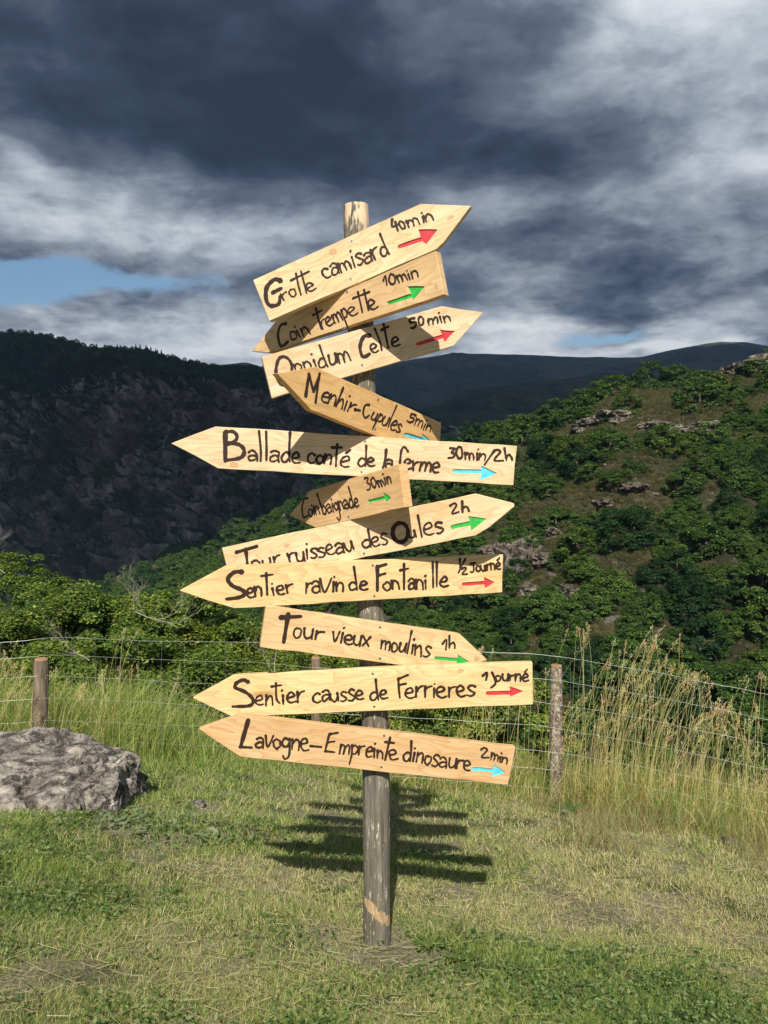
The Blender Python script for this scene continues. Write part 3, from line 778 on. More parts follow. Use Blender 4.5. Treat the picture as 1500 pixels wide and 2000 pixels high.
def arrow_poly(ar):
    _, a, bb, w_, h1, tip, h2 = ar
    a, bb, h1, tip, h2 = map(Vector, (a, bb, h1, tip, h2)); w_ *= 1.3
    cc = (h1 + h2 + tip) / 3; h1, h2 = cc + (h1 - cc) * 1.12, cc + (h2 - cc) * 1.12
    d = (bb - a).normalized(); nrm = Vector((d.y, -d.x)) * (w_ / 2)       # nrm: towards h1 side (up)
    mid = bb
    pts = [a - d * w_ * 0.25 + nrm * 0.4, a + nrm * 0.9]
    jg = lambda p, s=0.5: p + Vector((random.uniform(-s, s), random.uniform(-s, s)))
    pts += [jg(a.lerp(mid, 0.35) + nrm), jg(a.lerp(mid, 0.7) + nrm), mid + nrm, h1, jg(h1.lerp(tip, 0.5), 0.8), tip, jg(tip.lerp(h2, 0.5), 0.8), h2, mid - nrm,
            jg(a.lerp(mid, 0.7) - nrm), jg(a.lerp(mid, 0.35) - nrm), a - nrm * 0.9, a - d * w_ * 0.25 - nrm * 0.4]
    return pts


def make_board(B):
    psi = math.radians(B['yaw'])
    ax = axis_at_row(B['mid'][1])
    r = 0.0475 - 0.0050 * max(0, ax.z) / 2.5
    n = Vector((-math.sin(psi), -math.cos(psi), 0))
    p0 = ax + n * (r + THICK + 0.002 + B.get('off', 0.0))
    C0 = Vector((0, 0, CAM_H))

    def proj(px, py, push=0.0):
        d = ray(px, py); q = p0 + n * push
        return C0 + d * ((q - C0).dot(n) / d.dot(n))
    pts = [proj(*p) for p in B['poly']]
    # board frame: x along its long edge, y into the wood, z up across it
    q = [Vector(p) for p in B['poly']]
    i = max(range(len(q)), key=lambda k: (q[(k + 1) % len(q)] - q[k]).length)
    ex = (pts[(i + 1) % len(pts)] - pts[i]).normalized()
    if ex.dot(Vector((1, 0, 0))) < 0: ex = -ex
    ey = -n; ez = ex.cross(ey) * 1.0
    org = proj(*B['mid'])
    MT = Matrix((ex, ey, ez)).transposed().to_4x4(); MT.translation = org - SO
    MTw = MT.copy(); MTw.translation = org; inv = MTw.inverted()
    loc = lambda px, py: inv @ proj(px, py)
    L = [loc(*p) for p in B['poly']]
    # front outline, a little wavy along the sawn edges
    out = []
    for k in range(len(L)):
        a, c = L[k], L[(k + 1) % len(L)]
        m = max(1, int((c - a).length / 0.06)); nn = Vector((-(c - a).z, 0, (c - a).x)).normalized()
        for j in range(m):
            t = j / m; out.append(a.lerp(c, t) + nn * (random.gauss(0, 0.0007) if j else 0))
    bm = bmesh.new()
    f = [bm.verts.new((p.x, 0, p.z)) for p in out]
    ec = B.get('endcut'); xmax = max(p.x for p in L)
    bk = [bm.verts.new((p.x + (0.0 if not ec else ec[2] * max(0, min(1, (p.x - xmax + 0.03) / 0.02))), THICK, p.z)) for p in out]
    if bm.faces.new(f).normal.y > 0: pass
    bm.faces.new(list(reversed(bk)))
    for k in range(len(out)):
        bm.faces.new((f[k], bk[k], bk[(k + 1) % len(out)], f[(k + 1) % len(out)]))
    bmesh.ops.recalc_face_normals(bm, faces=bm.faces)
    edges = [e for e in bm.edges if len(e.link_faces) == 2 and e.calc_face_angle(0) > 0.5]
    bmesh.ops.bevel(bm, geom=edges, offset=0.0013, segments=1, affect='EDGES')
    bmesh.ops.triangulate(bm, faces=[f_ for f_ in bm.faces if len(f_.verts) > 4])
    o = bm_obj('direction_board', bm, M_PINE, SIGN)
    o.matrix_local = MT; o.color = (*B['tint'], 1); o['label'] = B['label']
    # routed arrow
    ap = [loc(p.x, p.y) for p in arrow_poly(B['arrow'])]
    cb = bmesh.new()
    t1 = [cb.verts.new((p.x, -0.01, p.z)) for p in ap]; t2 = [cb.verts.new((p.x, 0.0042, p.z)) for p in ap]
    cb.faces.new(t1); cb.faces.new(list(reversed(t2)))
    for k in range(len(ap)): cb.faces.new((t1[k], t2[k], t2[(k + 1) % len(ap)], t1[(k + 1) % len(ap)]))
    cut = bm_obj('cutter', cb, [M_PINE], SIGN); cut.matrix_local = MT
    md = o.modifiers.new('b', 'BOOLEAN'); md.operation = 'DIFFERENCE'; md.object = cut; md.solver = 'EXACT'
    bpy.context.view_layer.update()
    me = bpy.data.meshes.new_from_object(o.evaluated_get(bpy.context.evaluated_depsgraph_get()))
    if len(me.polygons) > 10:
        o.modifiers.clear(); o.data = me; me.name = 'direction_board'
    o.data.materials.clear(); o.data.materials.append(M_PINE)
    bpy.data.objects.remove(cut)
    cm = {'R': M_RED, 'G': M_GREEN, 'C': M_CYAN}[B['arrow'][0]]
    ab = bmesh.new(); cen = sum(ap, Vector()) / len(ap)
    fr = [ab.verts.new((p.x, 0.0036, p.z)) for p in ap]; bb_ = [ab.verts.new((p.x, 0.0041, p.z)) for p in ap]
    ab.faces.new(fr); ab.faces.new(list(reversed(bb_)))
    for k in range(len(ap)): ab.faces.new((fr[k], bb_[k], bb_[(k + 1) % len(ap)], fr[(k + 1) % len(ap)]))
    bm_obj('arrow', ab, cm, o)
    # painted lettering: one ribbon per stroke, each a hair above the last
    lift = -0.00035
    sts = sorted(B['strokes'](), key=lambda s_: min(p[0] for p in s_[0])); words = []; reach = -1e9
    for st in sts:                                   # a new word wherever the writing leaves a gap
        if min(p[0] for p in st[0]) - reach > 6.5: words.append([])
        words[-1].append(st); reach = max(reach, max(p[0] for p in st[0]))
    for wd_strokes in words:
      V, T = [], []
      for pts_, wd in wd_strokes:
          sm = smooth_line(pts_)
          lp = [loc(p.x, p.y) for p in sm]
          wm = wd * 1.1 * (org.y / F) / 2
          n_ = len(lp)
          ph = random.uniform(0, 9)
          Ls, Rs = [], []
          for k, p in enumerate(lp):
              a, c = lp[max(0, k - 1)], lp[min(n_ - 1, k + 1)]
              d = Vector((c.x - a.x, 0, c.z - a.z))
              if d.length < 1e-6: d = Vector((1, 0, 0))
              d.normalize(); nn = Vector((-d.z, 0, d.x))
              ww = wm * (1.02 + 0.30 * mn.noise(Vector((k * 0.45, ph, 0))) + 0.12 * random.uniform(-1, 1) + (0.22 if k < 2 else 0) - 0.25 * (k / n_) ** 4)
              Ls.append((p, nn * ww, d))
          poly = []
          s0 = len(V)
          # start cap, ribbon, end cap as a fan strip
          p, nn, d = Ls[0]
          rows = [(p - d * nn.length * 0.75, nn * 0.45)] + [(p_, n2) for p_, n2, _ in Ls]
          p, nn, d = Ls[-1]; rows.append((p + d * nn.length * 0.75, nn * 0.45))
          for k, (p_, n2) in enumerate(rows):
              y = lift - k * 0.000006
              V.append((p_.x + n2.x, y, p_.z + n2.z)); V.append((p_.x - n2.x, y, p_.z - n2.z))
              if k:
                  i0 = s0 + 2 * (k - 1); T.append((i0, i0 + 1, i0 + 3)); T.append((i0, i0 + 3, i0 + 2))
          lift -= 0.000012
      link('lettering', np_mesh('lettering', V, faces_tri=T), M_INK, o)
    for (kx, ky, ka, kb) in B.get('knots', ()):       # knots in the wood, rings of darker resin
        p = loc(kx, ky); kbm = bmesh.new(); m_ = 20
        vs = [kbm.verts.new((math.cos(6.283 * i / m_) * ka * (1 + 0.2 * mn.noise(Vector((i * 0.9, kx, 0)))), -0.00022, math.sin(6.283 * i / m_) * kb * (1 + 0.2 * mn.noise(Vector((i * 0.7, ky, 0)))))) for i in range(m_)]
        kbm.faces.new(vs); ko = bm_obj('knot', kbm, M_KNOT, o); ko.location = (p.x, 0, p.z)
    for (sx0, sy0) in B['screws']:
        p = loc(sx0, sy0)
        sb = bmesh.new()
        bmesh.ops.create_cone(sb, cap_ends=True, segments=12, radius1=0.0048, radius2=0.0040, depth=0.0016)
        for v in sb.verts: v.co = Vector((v.co.x, -v.co.z, v.co.y))
        s_ = bm_obj('screw', sb, M_SCREW, o); s_.location = (p.x, -0.0006, p.z)
        s2 = bmesh.new()
        bmesh.ops.create_circle(s2, cap_ends=True, segments=8, radius=0.0022)
        for v in s2.verts: v.co = Vector((v.co.x, -0.0019, v.co.y))
        rc = bm_obj('screw_recess', s2, M_INK, o); rc.location = (p.x, 0, p.z)
    return o


for B in BOARDS: make_board(B)


# ------------------------------------------------------------------ rock beside the lawn
def rock_mesh(name, sub, scale, amp, seed, grooves=0.0, squash=0.0):
    bm = bmesh.new(); bmesh.ops.create_icosphere(bm, subdivisions=sub, radius=1)
    so = Vector((seed * 3.1, seed * 1.7, seed))
    for v in bm.verts:
        p = v.co.copy()
        q = Vector([math.copysign(abs(c) ** 0.72, c) for c in p])           # boxier than a ball
        h = mn.fractal(p * 1.3 + so, 1, 2, 6) * amp + (1 - abs(mn.noise(p * 2.6 + so)) * 2) * amp * 0.35
        vo = mn.voronoi(p * 2.0 + so)[0]; h -= max(0, 0.12 - (vo[1] - vo[0])) * amp * 2.2
        vo = mn.voronoi(p * 5.0 + so)[0]; h -= max(0, 0.10 - (vo[1] - vo[0])) * amp * 1.0
        if grooves and p.x > 0.25:
            g = abs(mn.noise(Vector((p.x * 9, p.y * 9, p.z * 0.9)) + so)); h -= max(0, 0.18 - g) * grooves * min(1, (p.x - 0.25) * 3)
        q = q * (1 + h)
        v.co = Vector((q.x * scale[0], q.y * scale[1], q.z * scale[2]))
    return bm


def cut_rock(name, sub, scale, seed, nplanes=26, rough=0.05, cracks=0.07, slab=False):
    """a block with flat broken faces: a ball cut by many planes, then cracked and weathered"""
    rr = random.Random(seed); pl = []
    for _ in range(nplanes):
        n_ = Vector((rr.gauss(0, 1), rr.gauss(0, 1), rr.gauss(0, 0.8))).normalized(); pl.append((n_, rr.uniform(0.66, 0.98)))
    if slab: pl = [(n_, d_ + 0.22) for n_, d_ in pl] + [(Vector((0.10, -0.12, 1)).normalized(), 0.74), (Vector((0.05, -1, 0.30)).normalized(), 0.80), (Vector((1, -0.25, 0.12)).normalized(), 0.84), (Vector((0.5, -0.9, 0.2)).normalized(), 0.93), (Vector((0.6, 0.1, 1)).normalized(), 0.90), (Vector((-0.4, -0.2, 1)).normalized(), 0.84)]
    bm = bmesh.new(); bmesh.ops.create_icosphere(bm, subdivisions=sub, radius=1); so = Vector((seed * 1.3, seed, 0))
    for v in bm.verts:
        p = v.co.normalized(); r_ = 1.15
        for n_, d_ in pl:
            k = p.dot(n_)
            if k > 0.05: r_ = min(r_, d_ / k)
        q = p * r_; h = mn.fractal(q * 3.0 + so, 1, 2.1, 7) * rough
        vo = mn.voronoi(Vector((q.x * 1.7, q.y * 1.7, q.z * 0.8)) + so)[0]; h -= max(0, 0.07 - (vo[1] - vo[0])) * cracks * 14
        vo = mn.voronoi(Vector((q.x * 5.5, q.y * 5.5, q.z * 1.6)) + so)[0]; h -= max(0, 0.10 - (vo[1] - vo[0])) * cracks * 5 * (0.25 + max(0, q.x))
        q = q * (1 + h); v.co = Vector((q.x * scale[0], q.y * scale[1], q.z * scale[2]))
    return bm


c = Vector((-2.02, 4.00, -0.27))
rb = cut_rock('rock', 7, (0.80, 0.58, 0.46), 12, rough=0.075, cracks=0.09, slab=True)
rock = bm_obj('boulder', rb, M_ROCK, smooth=True); rock.location = (c.x, c.y, c.z); rock.rotation_euler = (math.radians(4), math.radians(-2), math.radians(24))
tag(rock, 'large pale grey lichen-covered limestone boulder lying in the grass below the short fence post', 'boulder')
for (px, py, Y, s, lab) in [(385, 1566, 4.3, 0.035, 'small flat pale stone lying alone on the lawn right of the boulder'), (1425, 1648, 5.0, 0.05, 'small yellowish stone half hidden in the dry weeds under the fence'),
                            (1100, 1580, 5.6, 0.04, 'little grey stone at the foot of the lichened fence post')]:
    p = at(px, py, Y); gz = float(ground_z(p.x, p.y))
    st = bm_obj('stone', rock_mesh('stone', 3, (s * 1.3, s, s * 0.6), 0.2, px * 0.01), M_ROCK, smooth=True, loc=(p.x, p.y, gz + s * 0.3)); tag(st, lab, 'stone')

# ------------------------------------------------------------------ wire fence
FD = [(-400, 4.9), (80, 5.4), (617, 6.4), (1087, 6.2), (1500, 5.5), (1900, 5.0)]
fpt = lambda px, py: at(px, py, interp(px, FD))
FENCE = bpy.data.objects.new('wire_fence', None); COL.objects.link(FENCE)
fb = fpt(617, 1500); FENCE.location = (fb.x, fb.y, float(ground_z(fb.x, fb.y)))
FO = Vector(FENCE.location)
tag(FENCE, 'sagging wire mesh fence on short round wooden posts behind the signpost', 'fence')


def fence_post(px, ytop, r, lab, mat, lean=0.0, orange=False):
    top = fpt(px, ytop); gz = float(ground_z(top.x, top.y)) - 0.15
    rings = []
    for k in range(20):
        t = k / 19; z = gz + (top.z - gz) * t
        rings.append((Vector((top.x + lean * (t - 1), top.y, z)) - FO, r * (1.06 - 0.1 * t) * (0.93 if k == 19 else 1)))
    o = bm_obj('post', tube(rings, 20, wob=lambda s, k, th: mn.noise(Vector((math.cos(th) * 2 + px, math.sin(th) * 2, k * 0.25))) * 0.12), mat, FENCE, smooth=True)
    o['label'] = lab
    cb = tube([(Vector((top.x, top.y, top.z - 0.001)) - FO, r * 0.90), (Vector((top.x, top.y, top.z + 0.006)) - FO, r * 0.86)], 20, wob=lambda s, k, th: mn.noise(Vector((math.cos(th) * 2 + px, math.sin(th) * 2, 5))) * 0.12)
    bm_obj('sawn_top', cb, M_SAWN, o)
    return o


M_SAWN = mat_bark('sawn_end', (0.26, 0.14, 0.07), (0.50, 0.32, 0.17))
fence_post(81, 1288, 0.052, 'short dark brown fence post behind the boulder', M_FPOST, 0.03)
fence_post(617, 1285, 0.040, 'thin reddish fence post behind the signpost', M_FPOST)
fence_post(1087, 1300, 0.050, 'grey fence post covered in pale lichen', M_FLICHEN)
YT = [(-300, 1262), (0, 1252), (100, 1243), (200, 1245), (350, 1250), (500, 1252), (650, 1262), (800, 1266), (940, 1270), (1050, 1275), (1100, 1281), (1250, 1305), (1380, 1330), (1500, 1354), (1700, 1400)]
OFFS = [[(0, 0), (1700, 0)], [(0, 32), (600, 40), (1087, 46), (1500, 49)], [(0, 72), (600, 84), (1087, 93), (1500, 97)], [(0, 114), (600, 126), (1087, 140), (1500, 145)],
        [(0, 157), (600, 168), (1087, 187), (1500, 190)], [(0, 190), (600, 205), (1087, 222), (1500, 228)], [(0, 225), (600, 240), (1087, 260), (1500, 265)], [(0, 255), (600, 268), (1087, 292), (1500, 300)]]


def wire_pt(px, k, jig=1.0):
    y = interp(px, YT) + interp(px, OFFS[k]) + jig * 2.2 * mn.noise(Vector((px * 0.012, k * 3.3, 0))) + 0.8 * mn.noise(Vector((px * 0.06, k * 5.3, 0)))
    p = fpt(px, y); return p + Vector((0, -0.055 + 0.02 * mn.noise(Vector((px * 0.01, k * 2.0, 4))), 0))


for k in range(8):
    pts = [(wire_pt(px, k) - FO, 0.0014 if k in (0, 7) else 0.00105) for px in range(-260, 1701, 14)]
    bm_obj('line_wire', tube(pts, 5), M_WIRE, FENCE, smooth=True)
px = -240.0
while px < 1690:
    pts = []
    for k in range(8):
        for t in (0, 0.5):
            if k == 7 and t: continue
            a = wire_pt(px, k); 
            if t: a = a.lerp(wire_pt(px, k + 1), 0.5) + Vector((random.uniform(-.006, .006), 0, 0))
            pts.append((a - FO + Vector((0, 0.003, 0)), 0.0008))
    bm_obj('stay_wire', tube(pts, 4), M_GWIRE if px > 930 else M_STAY, FENCE, smooth=True)
    px += 0.165 / interp(px, FD) * F * random.uniform(0.93, 1.07)


# ------------------------------------------------------------------ grass
def blades(base, h, wd, lean, colr, levels=3, curve=0.6):
    """base (n,3), h, wd (n,), lean (n,2) horizontal tip offset / h, colr (n,3)"""
    n = len(base); ang = rng.uniform(0, math.pi, n); side = np.stack([np.cos(ang), np.sin(ang), 0 * ang], 1)
    side[:, 1] *= 0.5
    V = []; C_ = []
    for k in range(levels):
        t = k / levels
        c_ = base.copy(); s_ = t ** (1 + curve)
        c_[:, 0] += lean[:, 0] * h * s_; c_[:, 1] += lean[:, 1] * h * s_; c_[:, 2] += h * t * np.sqrt(np.clip(1 - (lean ** 2).sum(1) * 0.3 * t, 0.15, 1))
        ww = wd * (1 - 0.55 * t) / 2
        V += [c_ - side * ww[:, None], c_ + side * ww[:, None]]; C_ += [colr, colr]
    c_ = base.copy(); c_[:, 0] += lean[:, 0] * h; c_[:, 1] += lean[:, 1] * h; c_[:, 2] += h * np.sqrt(np.clip(1 - (lean ** 2).sum(1) * 0.3, 0.15, 1))
    V.append(c_); C_.append(colr)
    m = 2 * levels + 1
    VV = np.stack(V, 1).reshape(-1, 3); CC = np.stack(C_, 1).reshape(-1, 3)
    b0 = (np.arange(n) * m)[:, None]
    fs = []
    for k in range(levels - 1):
        a = 2 * k; fs += [b0 + np.array([[a, a + 1, a + 3]]), b0 + np.array([[a, a + 3, a + 2]])]
    a = 2 * (levels - 1); fs.append(b0 + np.array([[a, a + 1, a + 2]]))
    return VV, np.concatenate(fs), CC


def pick(cols, n, p):
    cols = np.array(cols); i = rng.choice(len(cols), n, p=np.array(p) / sum(p)); c_ = cols[i] * rng.uniform(0.75, 1.25, (n, 1)); return c_


GREEN = [(0.21, 0.31, 0.07), (0.31, 0.39, 0.11), (0.12, 0.20, 0.04), (0.42, 0.46, 0.18)]
STRAW = [(0.58, 0.52, 0.30), (0.44, 0.38, 0.20), (0.68, 0.62, 0.42), (0.42, 0.42, 0.21)]


def scatter(n, y0, y1, widen=0.56, extra=0.5, power=True):
    u = rng.random(n)
    Y = 1 / (1 / y0 + u * (1 / y1 - 1 / y0)) if power else y0 + (y1 - y0) * u
    X = rng.uniform(-1, 1, n) * (widen * Y + extra)
    return X, Y


def dryness(X, Y):
    """0 green .. 1 straw: the cut lawn is driest in the middle and on the right"""
    d = 0.48 + 0.38 * np.clip((X + 0.2) / 1.6, -0.6, 1) + (vnoise(X, Y, 1.6, 3) - 0.5) * 1.5
    d += 0.30 * np.exp(-((X + 0.75) ** 2 / 0.30 + (Y - 3.9) ** 2 / 0.8)) - 0.40 * np.exp(-((X + 1.3) ** 2 / 0.5 + (Y - 2.9) ** 2 / 0.6))
    d -= 0.75 * np.exp(-((X - 0.75) ** 2 / 0.22 + (Y - 2.25) ** 2 / 0.09)); d += 0.25 * np.exp(-((X - 1.2) ** 2 / 0.5 + (Y - 3.8) ** 2 / 1.2))
    return np.clip(d, 0, 1)


def bare(X, Y):
    b_ = 1.1 * np.exp(-((X + 0.0) ** 2 / 0.045 + (Y - 2.47) ** 2 / 0.018)) + 1.1 * np.exp(-((X + 0.80) ** 2 / 0.035 + (Y - 2.12) ** 2 / 0.012)) + 0.5 * np.exp(-((X - 0.2) ** 2 / 0.05 + (Y - 2.45) ** 2 / 0.006))
    return b_ + np.clip((vnoise(X, Y, 3.1, 3) - 0.63) * 7, 0, 0.7)


n = 300000
X, Y = scatter(n, 1.75, 7.6)
keep = rng.random(n) > np.clip(bare(X, Y), 0, 0.93)
X, Y = X[keep], Y[keep]; n = len(X)
D_ = dryness(X, Y); tall = 0.010 + 0.024 * vnoise(X, Y, 5, 2) + 0.012 * (1 - D_)
h = tall * rng.uniform(0.5, 1.5, n) * np.clip(Y / 3.2, 0.8, 1.4)
colr = np.where((rng.random(n) < D_ * 0.75)[:, None], pick(STRAW, n, [3, 3, 1.5, 3]), pick(GREEN, n, [4, 3, 3, 2]))
lean = rng.normal(0, 0.75, (n, 2)); lean[:, 0] += 0.25 * np.sin(X * 3 + Y * 2)
V, Fc, Cc = blades(np.stack([X, Y, ground_z(X, Y) - 0.004], 1), h, rng.uniform(0.0014, 0.0030, n) * Y / 2.4, lean, colr, 2)
tag(link('lawn_grass', np_mesh('lawn_grass', V, faces_tri=Fc, col=Cc), M_GRASS), 'short mown grass, part green part dried, covering the ground round the signpost', 'grass', kind='stuff')

# cut stalks lying on the lawn
n = 11000
X, Y = scatter(n, 1.8, 6.2); k_ = rng.random(n) < 0.15 + dryness(X, Y) * 0.9; X, Y = X[k_], Y[k_]; n = len(X)
a = rng.normal(0.2, 1.3, n) + 0.6 * np.sin(X * 1.3 + Y); L_ = rng.uniform(0.02, 0.07, n) * (1 + 1.6 * (rng.random(n) < 0.08))
dv = np.stack([np.cos(a), np.sin(a)], 1) * L_[:, None]; wv = np.stack([-np.sin(a), np.cos(a)], 1) * (rng.uniform(0.0004, 0.0012, n) * Y / 2.4)[:, None]
z0 = ground_z(X, Y) + rng.uniform(0.008, 0.035, n); z1 = ground_z(X + dv[:, 0], Y + dv[:, 1]) + rng.uniform(0.006, 0.035, n)
V = np.stack([np.stack([X - wv[:, 0], Y - wv[:, 1], z0], 1), np.stack([X + wv[:, 0], Y + wv[:, 1], z0 + 0.001], 1),
              np.stack([X + dv[:, 0] + wv[:, 0] * .5, Y + dv[:, 1] + wv[:, 1] * .5, z1 + 0.001], 1), np.stack([X + dv[:, 0] - wv[:, 0] * .5, Y + dv[:, 1] - wv[:, 1] * .5, z1], 1)], 1).reshape(-1, 3)
tag(link('cut_hay', np_mesh('cut_hay', V, faces_quad=np.arange(4 * n).reshape(n, 4), col=np.repeat(pick([(0.50, 0.43, 0.25), (0.36, 0.31, 0.17), (0.30, 0.32, 0.15)], n, [3, 3, 2]), 4, 0)), M_GRASS), 'loose dry cut stalks scattered over the mown lawn', 'hay', kind='stuff')


def leaf_quads(P_, size, colr, upness=0.8, droop=0.25, nrm=None, aspect=0.62):
    """small folded leaves: 4 points, 2 triangles, at points P_"""
    n = len(P_); a = rng.uniform(0, 2 * math.pi, n)
    N = rng.normal(0, 1, (n, 3)); N[:, 2] = np.abs(N[:, 2]) + upness
    if nrm is not None: N = N * 0.55 + nrm
    N /= np.linalg.norm(N, axis=1)[:, None]
    T_ = np.stack([np.cos(a), np.sin(a), 0 * a], 1); T_ -= N * (T_ * N).sum(1)[:, None]; T_ /= np.linalg.norm(T_, axis=1)[:, None]
    B_ = np.cross(N, T_); s_ = size[:, None]
    tip = P_ + T_ * s_ - N * s_ * droop; root = P_ - T_ * s_ * 0.9 - N * s_ * droop * 0.4
    V = np.stack([root, P_ + B_ * s_ * aspect, tip, P_ - B_ * s_ * aspect], 1).reshape(-1, 3)
    i = (np.arange(n) * 4)[:, None]
    return V, np.concatenate([i + np.array([[0, 1, 2]]), i + np.array([[0, 2, 3]])]), np.repeat(colr, 4, 0)


# low broad-leaved weeds and clover in the lawn
n = 95000
X, Y = scatter(n, 1.8, 6.5)
pr = np.clip(0.85 - dryness(X, Y) * 1.5, 0.02, 0.7) * np.clip((vnoise(X, Y, 5.5, 3) - 0.40) * 5, 0.05, 1) * (1 - np.clip(bare(X, Y), 0, 1) * 0.9)
pr += 0.5 * np.exp(-((X - 0.85) ** 2 / 0.25 + (Y - 2.22) ** 2 / 0.05)); k_ = rng.random(n) < pr
X, Y = X[k_], Y[k_]; n = len(X)
P_ = np.stack([X, Y, ground_z(X, Y) + rng.uniform(0.008, 0.04, n)], 1)
V, Fc, Cc = leaf_quads(P_, rng.uniform(0.0045, 0.0115, n) * np.clip(Y / 2.6, 0.9, 1.6), pick([(0.15, 0.22, 0.065), (0.10, 0.16, 0.045), (0.25, 0.31, 0.13)], n, [3, 3, 2]), 1.2)
tag(link('clover', np_mesh('clover', V, faces_tri=Fc, col=Cc), M_GRASS), 'low clover and broad-leaved weeds among the lawn grass', 'weeds', kind='stuff')


# long uncut grass along the fence and on the bank behind it
def long_grass(name, n, fpos, hfun, cols, pc, wmm, lean_m, label, levels=4):
    X, Y, hs = fpos(n)
    n = len(X); h = np.maximum(hfun(X, Y), 0.06) * rng.uniform(0.45, 1.1, n) * hs
    lean = rng.normal(0, 0.42, (n, 2)); lean[:, 0] += lean_m + 0.25 * (vnoise(X, Y, 2.5, 2) - 0.4)
    V, Fc, Cc = blades(np.stack([X, Y, ground_z(X, Y) - 0.02], 1), h, rng.uniform(0.6, 1.4, n) * wmm * 0.001 * Y / 5, lean, cols(X, Y, n), levels, 1.0)
    tag(link(name, np_mesh(name, V, faces_tri=Fc, col=Cc), M_GRASS), label, 'long grass', kind='stuff')


def fence_y(X, Y):
    """distance behind (+) or before (-) the fence line"""
    px = CX + X / np.maximum(Y, 0.1) * F
    return Y - np.interp(px, [p[0] for p in FD], [p[1] for p in FD])


def pos_band(lo, hi, xlo=-5.0, xhi=5.0):
    def f(n):
        X = rng.uniform(xlo, xhi, n); Y = rng.uniform(3.6, 9.0, n); q = fence_y(X, Y)
        lo2 = lo - np.where(X > 1.2, 0.35 * np.clip((X - 1.2), 0, 1.6), 0)
        k_ = (q > lo2) & (q < hi) & (rng.random(n) < np.clip((q - lo2) / 0.5, 0.12, 1)) & (vnoise(X, Y, 2.2, 2) > 0.22)
        rk = ((X + 2.12) / 0.78) ** 2 + ((Y - 4.10) / 0.66) ** 2 < 1
        k_ &= ~rk
        ed = np.clip((q[k_] - lo2[k_]) / 0.55, 0.3, 1)
        return X[k_], Y[k_], ed
    return f


def hf(X, Y):
    return 0.14 + 0.40 * vnoise(X, Y, 1.7, 2) + np.where(X > 0.8, 0.06, 0.0) + 0.20 * np.clip((-X - 1.2) / 0.8, 0, 1) - 0.22 * np.exp(-((X + 0.85) / 0.85) ** 4) * np.clip(fence_y(X, Y) + 0.6, 0.3, 1)


def cols_long(X, Y, n):
    dry = np.clip(0.14 + 0.34 * np.clip((X + 0.4) / 1.6, -0.3, 1) + (vnoise(X, Y, 1.2, 3) - 0.5) * 1.0, 0.05, 0.85)
    c_ = np.where((rng.random(n) < dry)[:, None], pick([(0.56, 0.44, 0.20), (0.42, 0.31, 0.13), (0.66, 0.56, 0.32), (0.32, 0.31, 0.12), (0.34, 0.18, 0.08), (0.24, 0.15, 0.07)], n, [2.5, 2.5, 1.3, 3, 1.6, 1.6]), pick(GREEN + [(0.14, 0.19, 0.035)], n, [3, 3, 2, 3, 2]))
    return c_


long_grass('long_grass', 78000, pos_band(-0.55, 1.7), hf, cols_long, 0, 4.2, 0.12, 'long uncut green and straw-coloured grass along the wire fence')
long_grass('rough_grass', 16000, pos_band(-0.95, -0.2), lambda X, Y: 0.10 + 0.10 * vnoise(X, Y, 2, 2), cols_long, 0, 3.6, 0.1, 'knee-low rough grass fringing the mown lawn before the fence', 3)
long_grass('brown_grass', 6500, lambda n: (lambda X, Y: (X, Y, np.ones(len(X))))(*(lambda a_: (a_[0][(vnoise(a_[0], a_[1], 1.5, 2) > 0.38)], a_[1][(vnoise(a_[0], a_[1], 1.5, 2) > 0.38)]))((rng.uniform(1.1, 3.2, n), rng.uniform(4.3, 6.0, n)))),
           lambda X, Y: 0.12 + 0.18 * vnoise(X, Y, 2, 2), lambda X, Y, n: pick([(0.34, 0.22, 0.11), (0.26, 0.17, 0.09), (0.48, 0.40, 0.22), (0.24, 0.26, 0.09)], n, [2, 1.5, 4, 4]), 0, 3.2, 0.1, 'withered red-brown grass below the right half of the fence', 3)


